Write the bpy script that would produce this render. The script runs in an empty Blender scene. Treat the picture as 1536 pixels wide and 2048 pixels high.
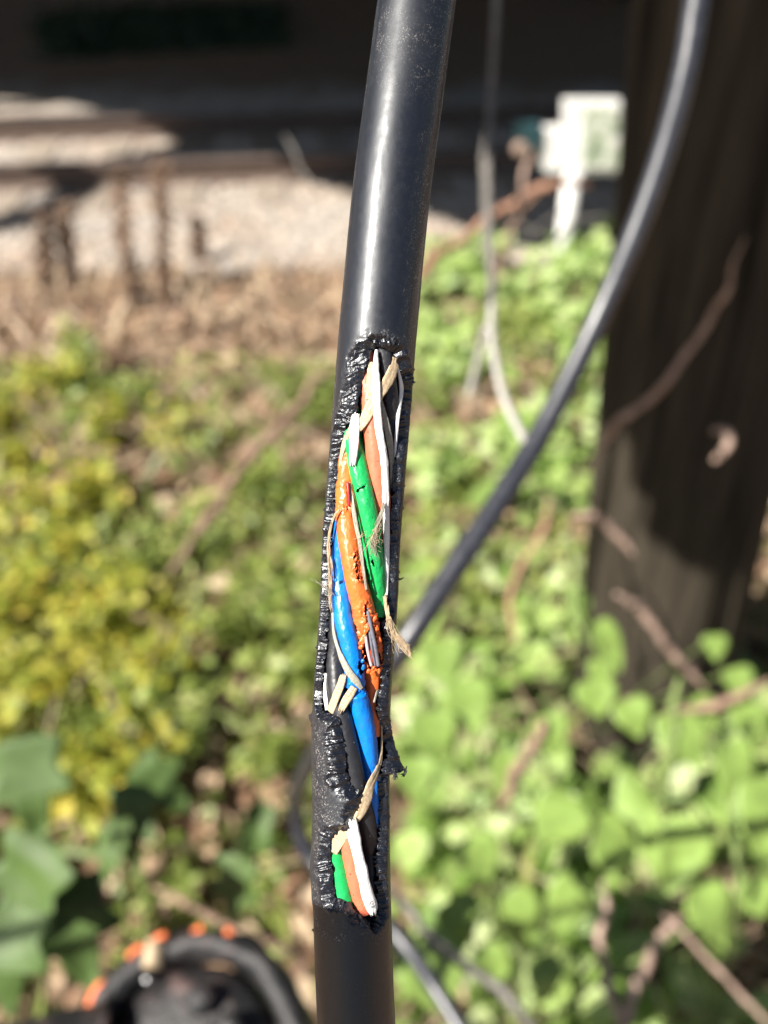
import bpy, math, random
import numpy as np
from mathutils import Vector, Matrix, Euler

SC = bpy.context.scene
COL = SC.collection
R = math.radians
rng = np.random.default_rng(7)
random.seed(7)

# ------------------------------------------------------------------ camera, world, sun
PITCH = R(36.0); CAMH = 1.6; F = 1704.0; D = 0.142
camd = bpy.data.cameras.new('camera'); cam = bpy.data.objects.new('camera', camd); COL.objects.link(cam)
cam.location = (0, 0, CAMH); cam.rotation_euler = (math.pi/2 - PITCH, 0, 0)
camd.sensor_fit = 'VERTICAL'; camd.sensor_height = 4.8; camd.sensor_width = 3.6
camd.lens = 2.4 * F / 1024.0
camd.clip_start = 0.01; camd.clip_end = 400
camd.dof.use_dof = True; camd.dof.focus_distance = D - 0.0045; camd.dof.aperture_fstop = 1.3
SC.camera = cam

SUNV = Vector((-.614, -.368, .699)).normalized()
w = bpy.data.worlds.new('World'); SC.world = w; w.use_nodes = True
nt = w.node_tree; bg = nt.nodes['Background']
sky = nt.nodes.new('ShaderNodeTexSky'); sky.sky_type = 'NISHITA'; sky.sun_disc = False
sky.sun_elevation = math.asin(SUNV.z); sky.sun_rotation = math.atan2(SUNV.x, SUNV.y)
nt.links.new(sky.outputs[0], bg.inputs[0]); bg.inputs[1].default_value = 0.036
sl = bpy.data.lights.new('sun', 'SUN'); sl.energy = 5.0; sl.angle = R(0.53); sl.color = (1, .95, .87)
so = bpy.data.objects.new('sun', sl); COL.objects.link(so); so.rotation_euler = SUNV.to_track_quat('Z', 'Y').to_euler()
so.location = (-6, -4, 9)
SC.view_settings.view_transform = 'Standard'; SC.view_settings.look = 'None'
SC.view_settings.gamma = 1; SC.view_settings.exposure = 1.17
SC.cycles.max_bounces = 8; SC.cycles.sample_clamp_indirect = 6

# ------------------------------------------------------------------ coordinate helpers
CX = np.array([1.0, 0, 0]); CU = np.array([0, math.sin(PITCH), math.cos(PITCH)])
CB = np.array([0, -math.cos(PITCH), math.sin(PITCH)]); CO = np.array([0, 0, CAMH])
M = D / F                                   # metres per photo pixel at the cable's distance
def q_of(p):                                # (px, py, z towards the viewer) -> cable space, unit = one photo pixel
    p = np.atleast_2d(np.asarray(p, float)); k = (F - p[:, 2]) / F
    return np.stack([(p[:, 0]-768)*k, (1024-p[:, 1])*k, p[:, 2]-F], 1)
def to_world(q):
    q = np.asarray(q) * M
    return CO + q[:, :1]*CX + q[:, 1:2]*CU + q[:, 2:3]*CB
def P(px, py, d):                           # world point on a sight line at optical depth d
    return CO + (px-768)/F*d*CX + (1024-py)/F*d*CU - d*CB
def G(px, py, z=0.0):                       # where a sight line meets the ground
    r = (px-768)/F*CX + (1024-py)/F*CU - CB
    t = (z - CAMH)/r[2]
    return CO + r*t

def hsh(ix, iy, iz, seed):
    n = (ix*374761393 + iy*668265263 + iz*2147483647 + seed*974634777) & 0xffffffff
    n = ((n ^ (n >> 13)) * 1274126177) & 0xffffffff
    n = n ^ (n >> 16)
    return (n & 0xffffff) / 0xffffff
def vn(x, y, z=0, seed=0):                  # value noise, 0..1
    x, y, z = np.broadcast_arrays(np.asarray(x, float), np.asarray(y, float), np.asarray(z, float))
    xi = np.floor(x).astype(np.int64); yi = np.floor(y).astype(np.int64); zi = np.floor(z).astype(np.int64)
    fx = x-xi; fy = y-yi; fz = z-zi
    fx = fx*fx*(3-2*fx); fy = fy*fy*(3-2*fy); fz = fz*fz*(3-2*fz)
    o = 0
    for a in (0, 1):
        for b in (0, 1):
            for c in (0, 1):
                wgt = (fx if a else 1-fx)*(fy if b else 1-fy)*(fz if c else 1-fz)
                o = o + wgt*hsh(xi+a, yi+b, zi+c, seed)
    return o
def fbm(x, y, z=0, seed=0, n=4):
    s = 0; a = .5
    for i in range(n):
        s = s + a*vn(np.asarray(x)*2**i, np.asarray(y)*2**i, np.asarray(z)*2**i, seed+i); a *= .5
    return s/(1-.5**n)
def spline(pts, n=None, step=2.0):          # Catmull-Rom through rows of any width
    p = np.asarray(pts, float)
    if len(p) < 3: p = np.vstack([p[0], p.mean(0), p[-1]])
    e = np.vstack([2*p[0]-p[1], p, 2*p[-1]-p[-2]])
    out = []
    for i in range(1, len(e)-2):
        L = np.linalg.norm(e[i+1][:3]-e[i][:3]); k = n or max(2, int(L/step))
        t = np.linspace(0, 1, k, endpoint=False)[:, None]
        a, b, c, d = e[i-1], e[i], e[i+1], e[i+2]
        out.append(.5*((2*b)+(-a+c)*t+(2*a-5*b+4*c-d)*t*t+(-a+3*b-3*c+d)*t**3))
    out.append(e[-2][None]); return np.vstack(out)

# ------------------------------------------------------------------ object helpers
def mesh_np(name, v, f, mat, parent=None, loc=None, smooth=True, attrs=None):
    v = np.asarray(v, np.float64)
    if loc is None:
        q = parent
        while q is not None and '_o' not in q: q = q.parent
        loc = np.array(q['_o']) if q is not None else np.zeros(3)
    v = v - np.asarray(loc)
    me = bpy.data.meshes.new(name)
    if isinstance(f, np.ndarray):
        k = f.shape[1]; me.vertices.add(len(v)); me.vertices.foreach_set('co', v.astype(np.float32).ravel())
        me.loops.add(f.size); me.loops.foreach_set('vertex_index', f.astype(np.int32).ravel())
        me.polygons.add(len(f)); me.polygons.foreach_set('loop_start', np.arange(0, f.size, k, dtype=np.int32))
        me.update(calc_edges=True)
    else:
        me.from_pydata([tuple(p) for p in v], [], [tuple(int(i) for i in q) for q in f]); me.update()
    me.polygons.foreach_set('use_smooth', [smooth]*len(me.polygons))
    if attrs:
        for an, av in attrs.items():
            a = me.attributes.new(an, 'FLOAT', 'POINT'); a.data.foreach_set('value', np.asarray(av, np.float32))
    me.materials.append(mat); me.validate()
    o = bpy.data.objects.new(name, me); COL.objects.link(o)
    if parent is not None: o.parent = parent
    else: o.location = loc
    return o
def tag(o, label=None, cat=None, group=None, kind=None):
    if label: o['label'] = label
    if cat: o['category'] = cat
    if group: o['group'] = group
    if kind: o['kind'] = kind
    return o
def thing(name, loc, label, cat, group=None):
    o = bpy.data.objects.new(name, None); COL.objects.link(o); o.location = tuple(loc); o.empty_display_size = .05
    o['_o'] = [float(a) for a in loc]
    return tag(o, label, cat, group)
class MB:                                   # collects geometry as quads/tris
    def __init__(s): s.v = []; s.f = []; s.n = 0
    def add(s, v, f):
        v = np.asarray(v, float); s.v.append(v); s.f += [tuple(int(i)+s.n for i in q) for q in f]; s.n += len(v); return s
    def box(s, c, h, rot=None):
        c = np.asarray(c, float); o = np.array([[x, y, z] for x in (-1, 1) for y in (-1, 1) for z in (-1, 1)], float)*np.asarray(h)
        if rot is not None: o = o @ np.array(rot).T
        return s.add(o+c, [(0, 1, 3, 2), (4, 6, 7, 5), (0, 4, 5, 1), (2, 3, 7, 6), (0, 2, 6, 4), (1, 5, 7, 3)])
    def tube(s, pts, rad, seg=10, cap=True, wob=0, seed=0):
        p = np.asarray(pts, float); n = len(p); rad = np.broadcast_to(np.asarray(rad, float), (n,))
        T = np.gradient(p, axis=0); T /= np.linalg.norm(T, axis=1)[:, None]+1e-12
        ref = np.array([0.31, .77, .55]); 
        if abs((T @ ref)).max() > .95: ref = np.array([.9, -.2, .3])
        A = np.cross(T, ref); A /= np.linalg.norm(A, axis=1)[:, None]; B = np.cross(T, A)
        th = np.linspace(0, 2*np.pi, seg, endpoint=False)
        rr = rad[:, None]*np.ones(seg)
        if wob: rr = rr*(1+wob*(fbm(np.cos(th)[None]*1.3+5, np.sin(th)[None]*1.3+5, np.arange(n)[:, None]*.35, seed, 2)-.5)*2)
        v = p[:, None]+rr[..., None]*(np.cos(th)[None, :, None]*A[:, None]+np.sin(th)[None, :, None]*B[:, None])
        f = [(i*seg+j, i*seg+(j+1) % seg, (i+1)*seg+(j+1) % seg, (i+1)*seg+j) for i in range(n-1) for j in range(seg)]
        if cap: f += [tuple(range(seg))[::-1], tuple((n-1)*seg+k for k in range(seg))]
        return s.add(v.reshape(-1, 3), f)
    def build(s, name, mat, parent=None, loc=None, smooth=True):
        return mesh_np(name, np.vstack(s.v), s.f, mat, parent, loc, smooth)

# ------------------------------------------------------------------ materials
def new_mat(name):
    m = bpy.data.materials.new(name); m.use_nodes = True; n = m.node_tree
    return m, n, n.nodes['Principled BSDF']
def N(n, t, **k):
    x = n.nodes.new('ShaderNode'+t)
    for a, b in k.items():
        if a.startswith('i_'): x.inputs[int(a[2:])].default_value = b
        else: setattr(x, a, b)
    return x
def ramp(n, src, stops):
    r = n.nodes.new('ShaderNodeValToRGB'); e = r.color_ramp.elements
    while len(e) < len(stops): e.new(.5)
    for i, (p, c) in enumerate(stops):
        e[i].position = p; e[i].color = (*c, 1) if len(c) == 3 else c
    n.links.new(src, r.inputs[0]); return r
def noise(n, scale, detail=4, rough=.6, co=None, dist=0):
    x = n.nodes.new('ShaderNodeTexNoise'); x.inputs['Scale'].default_value = scale; x.inputs['Detail'].default_value = detail
    x.inputs['Roughness'].default_value = rough; x.inputs['Distortion'].default_value = dist
    n.links.new(co if co is not None else tc(n), x.inputs['Vector']); return x
def tc(n):
    for x in n.nodes:
        if x.type == 'TEX_COORD': return x.outputs['Object']
    return n.nodes.new('ShaderNodeTexCoord').outputs['Object']
def bump(n, h, strength, dist, b):
    x = n.nodes.new('ShaderNodeBump'); x.inputs['Strength'].default_value = strength; x.inputs['Distance'].default_value = dist
    n.links.new(h, x.inputs['Height']); n.links.new(x.outputs[0], b.inputs['Normal']); return x
def math_(n, op, a, b=None, clamp=False):
    x = n.nodes.new('ShaderNodeMath'); x.operation = op; x.use_clamp = clamp
    for i, v in enumerate((a, b)):
        if v is None: continue
        if isinstance(v, (int, float)): x.inputs[i].default_value = v
        else: n.links.new(v, x.inputs[i])
    return x.outputs[0]
def simple(name, c1, c2, scale, rough=.7, bs=.4, bd=.002, spec=.5, detail=5):
    m, n, b = new_mat(name); x = noise(n, scale, detail)
    r = ramp(n, x.outputs[0], [(.3, c1), (.7, c2)]); n.links.new(r.outputs[0], b.inputs['Base Color'])
    b.inputs['Roughness'].default_value = rough; b.inputs['Specular IOR Level'].default_value = spec
    if bs: bump(n, x.outputs[0], bs, bd, b)
    return m
def leafmat(name, cols, rough=.42, trans=.25, tint=None):
    m, n, b = new_mat(name)
    g = n.nodes.new('ShaderNodeNewGeometry')
    st = [(i/max(1, len(cols)-1), c) for i, c in enumerate(cols)]
    r = ramp(n, g.outputs['Random Per Island'], st)
    x = noise(n, 45, 4); hs = n.nodes.new('ShaderNodeHueSaturation')
    n.links.new(math_(n, 'ADD', math_(n, 'MULTIPLY', x.outputs[0], 1.1), .45), hs.inputs['Value'])
    n.links.new(r.outputs[0], hs.inputs['Color'])
    n.links.new(hs.outputs[0], b.inputs['Base Color']); b.inputs['Roughness'].default_value = rough
    t = n.nodes.new('ShaderNodeBsdfTranslucent'); n.links.new(hs.outputs[0], t.inputs[0])
    mx = n.nodes.new('ShaderNodeMixShader'); mx.inputs[0].default_value = trans
    n.links.new(b.outputs[0], mx.inputs[1]); n.links.new(t.outputs[0], mx.inputs[2])
    n.links.new(mx.outputs[0], n.nodes['Material Output'].inputs[0])
    return m

# black polyethylene: smooth where whole, torn and glossy where gnawed (attribute cut), dusty where scuffed (attribute dust)
def sheath_mat():
    m, n, b = new_mat('black_polyethylene')
    cut = N(n, 'Attribute', attribute_name='cut').outputs['Fac']; dust = N(n, 'Attribute', attribute_name='dust').outputs['Fac']
    mp = n.nodes.new('ShaderNodeMapping'); n.links.new(tc(n), mp.inputs[0])
    fine = noise(n, 3800, 3, .7); mid = noise(n, 900, 4, .65); big = noise(n, 160, 4); clump = noise(n, 260, 3, .6)
    spk = ramp(n, fine.outputs[0], [(.55, (0, 0, 0)), (.62, (1, 1, 1))])
    area = ramp(n, mid.outputs[0], [(.38, (0, 0, 0)), (.55, (1, 1, 1))])
    cl = ramp(n, clump.outputs[0], [(.42, (.1, .1, .1)), (.58, (1, 1, 1))])
    k = math_(n, 'MULTIPLY', math_(n, 'MULTIPLY', math_(n, 'MULTIPLY', spk.outputs[0], area.outputs[0]), cl.outputs[0]), dust, True)
    n.links.new(tc(n), mp.inputs[0]); mp.inputs['Rotation'].default_value = (.7, .15, .2); mp.inputs['Scale'].default_value = (5200, 5200, 260)
    scr = noise(n, 1, 2, .5, mp.outputs[0]); sr_ = ramp(n, scr.outputs[0], [(.70, (0, 0, 0)), (.76, (1, 1, 1))])
    k = math_(n, 'MAXIMUM', k, math_(n, 'MULTIPLY', sr_.outputs[0], math_(n, 'MULTIPLY', cl.outputs[0], .16)))
    mx = N(n, 'Mix', data_type='RGBA'); n.links.new(k, mx.inputs[0])
    mx.inputs[6].default_value = (.006, .0075, .013, 1); mx.inputs[7].default_value = (.42, .38, .34, 1)
    haze = math_(n, 'MULTIPLY', dust, math_(n, 'MULTIPLY', big.outputs[0], .05), True)
    mx2 = N(n, 'Mix', data_type='RGBA'); n.links.new(haze, mx2.inputs[0]); n.links.new(mx.outputs[2], mx2.inputs[6])
    mx2.inputs[7].default_value = (.2, .19, .18, 1)
    n.links.new(mx2.outputs[2], b.inputs['Base Color'])
    b.inputs['Coat Weight'].default_value = .4; b.inputs['Coat Roughness'].default_value = .2; b.inputs['Coat Tint'].default_value = (.9, .95, 1, 1)
    ro = math_(n, 'ADD', .47, math_(n, 'MULTIPLY', math_(n, 'SUBTRACT', mid.outputs[0], .5), .25))
    ro = math_(n, 'ADD', ro, math_(n, 'MULTIPLY', dust, .2)); ro = math_(n, 'SUBTRACT', ro, math_(n, 'MULTIPLY', cut, .24), True)
    n.links.new(ro, b.inputs['Roughness']); b.inputs['Specular IOR Level'].default_value = .6
    h = math_(n, 'ADD', math_(n, 'MULTIPLY', mid.outputs[0], math_(n, 'ADD', math_(n, 'MULTIPLY', cut, .5), .02)),
              math_(n, 'MULTIPLY', fine.outputs[0], math_(n, 'ADD', .035, math_(n, 'MULTIPLY', cut, .1))))
    bump(n, h, .8, .0005, b)
    return m
def tube_mat(name, c, rough=.33, speck=True, dark=(.02, .015, .012)):
    m, n, b = new_mat(name)
    f = noise(n, 2300, 2, .5); mid = noise(n, 420, 4, .6)
    hs = n.nodes.new('ShaderNodeHueSaturation'); hs.inputs['Color'].default_value = (*c, 1)
    n.links.new(math_(n, 'ADD', .72, math_(n, 'MULTIPLY', mid.outputs[0], .5)), hs.inputs['Value'])
    k = ramp(n, f.outputs[0], [(.70, (0, 0, 0)), (.73, (1, 1, 1))])
    mx = N(n, 'Mix', data_type='RGBA'); n.links.new(k.outputs[0], mx.inputs[0]); n.links.new(hs.outputs[0], mx.inputs[6])
    mx.inputs[7].default_value = (*dark, 1); n.links.new(mx.outputs[2], b.inputs['Base Color'])
    gm = noise(n, 620, 5, .7); gr_ = ramp(n, gm.outputs[0], [(.5, (0, 0, 0)), (.72, (.45, .45, .45))])
    mg = N(n, 'Mix', data_type='RGBA'); n.links.new(gr_.outputs[0], mg.inputs[0]); n.links.new(mx.outputs[2], mg.inputs[6]); mg.inputs[7].default_value = (c[0]*.35+.03, c[1]*.35+.03, c[2]*.35+.03, 1)
    n.links.new(mg.outputs[2], b.inputs['Base Color'])
    n.links.new(math_(n, 'ADD', rough-.1, math_(n, 'MULTIPLY', mid.outputs[0], .25)), b.inputs['Roughness'])
    at = N(n, 'Attribute', attribute_name='cut').outputs['Fac']
    bump(n, math_(n, 'MULTIPLY', mid.outputs[0], math_(n, 'ADD', .35, math_(n, 'MULTIPLY', at, 1.5))), .6, .0003, b)
    b.inputs['Subsurface Weight'].default_value = 0
    return m
def fibre_mat(name, c1, c2, trans=0.2):
    m, n, b = new_mat(name)
    mp = n.nodes.new('ShaderNodeMapping'); n.links.new(tc(n), mp.inputs[0]); mp.inputs['Scale'].default_value = (3000, 500, 3000)
    x = noise(n, 1, 3, .6, mp.outputs[0]); r = ramp(n, x.outputs[0], [(.3, c1), (.7, c2)])
    n.links.new(r.outputs[0], b.inputs['Base Color']); b.inputs['Roughness'].default_value = .55
    bump(n, x.outputs[0], .5, .00015, b)
    return m
MAT = dict(
    sheath=sheath_mat(),
    orange=tube_mat('orange_plastic', (.85, .165, .032)), rust=tube_mat('salmon_plastic', (.76, .165, .085), .42),
    green=tube_mat('green_plastic', (.012, .42, .10)), blue=tube_mat('blue_plastic', (.002, .20, .76)),
    blackt=tube_mat('black_plastic', (.022, .022, .026), .38, dark=(.2, .2, .2)),
    redin=tube_mat('dark_red_plastic', (.42, .06, .02), .4),
    white=fibre_mat('white_glass_yarn', (.82, .81, .77), (.92, .92, .90)),
    tan=fibre_mat('tan_binder_yarn', (.36, .26, .15), (.60, .47, .31)),
    greytan=fibre_mat('grey_binder_yarn', (.22, .21, .16), (.40, .38, .30)),
    fib_grey=simple('grey_fiber_coating', (.10, .11, .13), (.2, .2, .24), 900, .3, 0),
    fib_red=simple('red_fiber_coating', (.4, .02, .03), (.6, .05, .06), 900, .3, 0),
    fib_pale=simple('pale_fiber_coating', (.5, .35, .38), (.6, .45, .45), 900, .3, 0),
)

# ------------------------------------------------------------------ THE DAMAGED CABLE
CEN = np.array([[950, -900], [908, -600], [868, -260], [834, 0], [807, 200], [781, 400], [758, 640], [751, 720], [745, 800], [737, 900], [729, 1000], [722, 1100], [718, 1200],
                [711, 1300], [704, 1400], [701, 1500], [702, 1600], [702, 1700], [704, 1800], [707, 1900], [713, 2048], [730, 2300], [770, 2700]], float)
def cx_of(y): return np.interp(y, CEN[:, 1], CEN[:, 0])
RO, TH = 78.0, 18.0; RI = RO-TH
def band_poly(pts): return np.array(pts, float)
OPEN = band_poly([  # x, y, width of the gnawed slope
    (753, 703, 24), (770, 708, 22), (787, 714, 22), (797, 737, 24), (807, 773, 22), (806, 798, 18), (801, 823, 14), (800, 865, 11), (795, 886, 10), (790, 911, 9),
    (788, 950, 9), (786, 982, 9), (782, 1034, 9), (780, 1086, 9), (778, 1127, 9), (777, 1190, 9), (770, 1232, 10), (767, 1261, 10), (764, 1302, 10), (762, 1344, 11),
    (759, 1373, 12), (755, 1410, 13), (761, 1438, 14), (764, 1469, 14), (762, 1511, 14), (759, 1559, 12), (760, 1613, 12), (759, 1657, 12), (754, 1698, 14),
    (753, 1717, 14), (755, 1748, 14), (756, 1780, 14), (758, 1815, 12), (745, 1832, 10), (737, 1809, 16), (714, 1798, 16), (704, 1777, 16), (689, 1772, 22), (675, 1769, 26),
    (670, 1748, 28), (668, 1717, 26), (663, 1702, 24), (666, 1675, 22), (673, 1650, 26), (693, 1641, 22), (706, 1637, 18), (714, 1623, 26), (715, 1607, 30), (720, 1590, 30),
    (729, 1577, 30), (725, 1563, 32), (705, 1548, 36), (697, 1527, 40), (695, 1480, 40), (689, 1448, 36), (683, 1425, 22), (670, 1417, 18), (652, 1421, 10), (646, 1405, 9),
    (646, 1386, 9), (649, 1357, 9), (652, 1313, 9), (655, 1282, 9), (657, 1250, 9), (658, 1211, 9), (660, 1180, 9), (659, 1148, 9), (662, 1107, 9), (664, 1075, 9),
    (670, 1023, 9), (672, 982, 9), (676, 942, 10), (680, 911, 13), (686, 875, 20), (694, 859, 26), (709, 848, 34), (715, 834, 36), (720, 813, 36), (724, 786, 34),
    (728, 765, 36), (736, 744, 38), (738, 730, 38), (745, 715, 34)])
def poly_dist(U, V, P2, closed=True):       # signed distance (inside < 0), arclength and interpolated width
    A = P2; B = np.roll(P2, -1, 0); best = np.full(U.shape, 1e9); sarc = np.zeros(U.shape); wid = np.zeros(U.shape)
    ins = np.zeros(U.shape, bool); s0 = 0
    for a, b in zip(A, B):
        dx, dy = b[0]-a[0], b[1]-a[1]; L2 = dx*dx+dy*dy+1e-9; L = math.sqrt(L2)
        t = np.clip(((U-a[0])*dx+(V-a[1])*dy)/L2, 0, 1)
        dd = np.hypot(U-a[0]-t*dx, V-a[1]-t*dy); m = dd < best
        best = np.where(m, dd, best); sarc = np.where(m, s0+t*L, sarc); wid = np.where(m, a[2]+t*(b[2]-a[2]), wid)
        c = ((a[1] > V) != (b[1] > V)) & (U < dx*(V-a[1])/(dy if abs(dy) > 1e-9 else 1e-9)+a[0]); ins ^= c; s0 += L
    return np.where(ins, -best, best), sarc, wid
def frames(C):
    T = np.gradient(C, axis=0); T /= np.linalg.norm(T, axis=1)[:, None]
    Z = np.array([0, 0, 1.0]); Nn = Z-(T @ Z)[:, None]*T; Nn /= np.linalg.norm(Nn, axis=1)[:, None]
    S = np.cross(T, Nn); S *= np.sign(S[:, :1]+1e-9); return T, Nn, S

base_loc = to_world(q_of([[770, 2700, 0]]))[0]
CABLE = thing('damaged_cable', base_loc, 'sharp black cable in front, sheath gnawed open showing coloured tubes', 'cable')

# --- sheath
ys = np.concatenate([np.arange(-900, 0, 30), np.arange(0, 636, 5), np.arange(636, 1910, 1.6), np.arange(1910, 2060, 5), np.arange(2060, 2701, 32)])
c3 = spline(np.c_[CEN, np.zeros(len(CEN))], n=24); xs = np.interp(ys, c3[:, 1], c3[:, 0])
C = q_of(np.c_[xs, ys, np.zeros(len(ys))]); T_, Nn, S_ = frames(C)
th = np.concatenate([np.arange(-124, 124.1, 1.25), np.arange(131, 235, 8)])*math.pi/180; NT = len(th)
U = th[None]*68+0*ys[:, None]; V = ys[:, None]+0*th[None]
rel = np.clip((OPEN[:, 0]-cx_of(OPEN[:, 1]))/63.0, -.985, .985)
OP2 = np.c_[np.arcsin(rel)*68, OPEN[:, 1], OPEN[:, 2]]
d, s, wd = poly_dist(U, V, OP2)
jag = (fbm(U/13, V/13, 0, 3, 3)-.5)*9
dj = d+jag
wd = wd*(1+.5*(fbm(U/22, V/22, 0, 9, 2)-.5))
b = np.clip(1-np.maximum(dj, 0)/wd, 0, 1)
ph = s/15.0+4.5*(fbm(U/34, V/34, 0, 12, 2)-.5)+.012*d*np.sign(np.sin(s/60))
amp = np.clip(np.minimum(b*5, 1), 0, 1)
sc = 1-np.abs(np.sin(ph*math.pi))**.7
sk = s+.7*d*(V < 1000)*(U < 30)
r1 = 1-np.abs(2*vn(sk/8.5, d/70, 0, 15)-1)**.8; r2 = 1-np.abs(2*vn(sk/3.6, d/40, 0, 16)-1)
rr = RO - TH*b**1.15 + amp*(r1*8.5-4.2+r2*2.6-1.3+(fbm(U/15, V/13, 0, 21, 2)-.5)*8) + 0*( amp*(sc*7.5-3)*(.35+1.1*fbm(U/26, V/26, 0, 14, 2)) + amp*(fbm(U/13, V/9, 0, 21, 3)-.5)*7 + amp*(vn(U/3, V/2.4, 0, 5)-.5)*.9)+amp*(vn(U/3, V/2.4, 0, 5)-.5)*.7
# scuffed halo, scratches and lumps of the surface
halo = np.clip(1-np.maximum(d-wd*.6, 0)/26, 0, 1)*(V > 650)*(V < 1880)
rr += halo*(1-amp)*(fbm(U/7, V/7, 0, 31, 3)-.45)*2.2
def bumpf(u0, v0, su, sv, a): return a*np.exp(-((U-u0)/su)**2-((V-v0)/sv)**2)
rr += bumpf(-105, 1437, 9, 8, 7)+bumpf(-92, 1735, 26, 40, 5)+bumpf(-92, 1790, 40, 16, 2)
rr += bumpf(60, 770, 26, 60, 2.5)
fl = np.clip((V-1425)/118, 0, 1)**1.6*(1-np.clip((V-1541)/7, 0, 1))*np.exp(-((U-104)/20)**2)
rr += fl*30*(1+.25*(fbm(U/6, V/6, 0, 41, 2)-.5))
for k in range(13):                         # burrs along both lips
    v0 = rng.uniform(720, 1860); sd = 1 if rng.random() < .62 else -1
    rr += bumpf(sd*rng.uniform(92, 108), v0, 2.6, 2.2, rng.uniform(2, 4.5))
rr += .6*(fbm(U/30, V/60, 0, 51, 3)-.5)*2-bumpf(20, 130, 30, 14, 1.2)-bumpf(-20, 420, 14, 30, .5)+bumpf(45, 300, 12, 50, .6)
QS = C[:, None]+rr[..., None]*(np.cos(th)[None, :, None]*Nn[:, None]+np.sin(th)[None, :, None]*S_[:, None])
NY = len(ys)
ii, jj = np.meshgrid(np.arange(NY-1), np.arange(NT), indexing='ij'); j2 = (jj+1) % NT
quads = np.stack([ii*NT+jj, ii*NT+j2, (ii+1)*NT+j2, (ii+1)*NT+jj], -1).reshape(-1, 4)
hole = (dj < 0); hf = (hole.reshape(-1)[quads].sum(1) >= 2)
keep = quads[~hf]
dust = halo*.95
dust = np.maximum(dust, np.clip((U-32)/40, 0, 1)*.85*(V < 1000))             # dusty right flank
dust = np.maximum(dust, np.clip(1-np.abs(V-120)/120, 0, 1)*.55*(np.abs(U) < 70))
dust = np.maximum(dust, (V > 1380)*(V < 1845)*np.clip((10-U)/30, 0, 1)*.8)
dust = np.maximum(dust, np.clip((-78-U)/14, 0, 1)*.7*(V < 1400))
dust = np.maximum(dust, np.clip((U-84)/14, 0, 1)*.4); dust = np.maximum(dust, .04)*(1-.75*amp)
# outer skin + inner skin where the opening is
inn = np.where((ys > 600) & (ys < 1960))[0]; a0, a1 = inn[0], inn[-1]
rin = np.minimum(rr, RI+1.0)-1.5-(fbm(U/12, V/12, 0, 61, 2))*1.5
QI = (C[:, None]+rin[..., None]*(np.cos(th)[None, :, None]*Nn[:, None]+np.sin(th)[None, :, None]*S_[:, None]))[a0:a1+1]
qi = quads[(quads[:, 0]//NT >= a0) & (quads[:, 2]//NT <= a1) & ~hf]-a0*NT
allv = np.vstack([to_world(QS.reshape(-1, 3)), to_world(QI.reshape(-1, 3))])
allf = np.vstack([keep[:, ::-1], qi+NY*NT])
used = np.unique(allf); mp_ = np.full(len(allv), -1); mp_[used] = np.arange(len(used))
cutA = np.concatenate([amp.reshape(-1), np.ones(QI.shape[0]*NT)*.3])[used]
dustA = np.concatenate([dust.reshape(-1), np.zeros(QI.shape[0]*NT)])[used]
mesh_np('sheath', allv[used], mp_[allf], MAT['sheath'], CABLE, attrs=dict(cut=cutA, dust=dustA))

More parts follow.
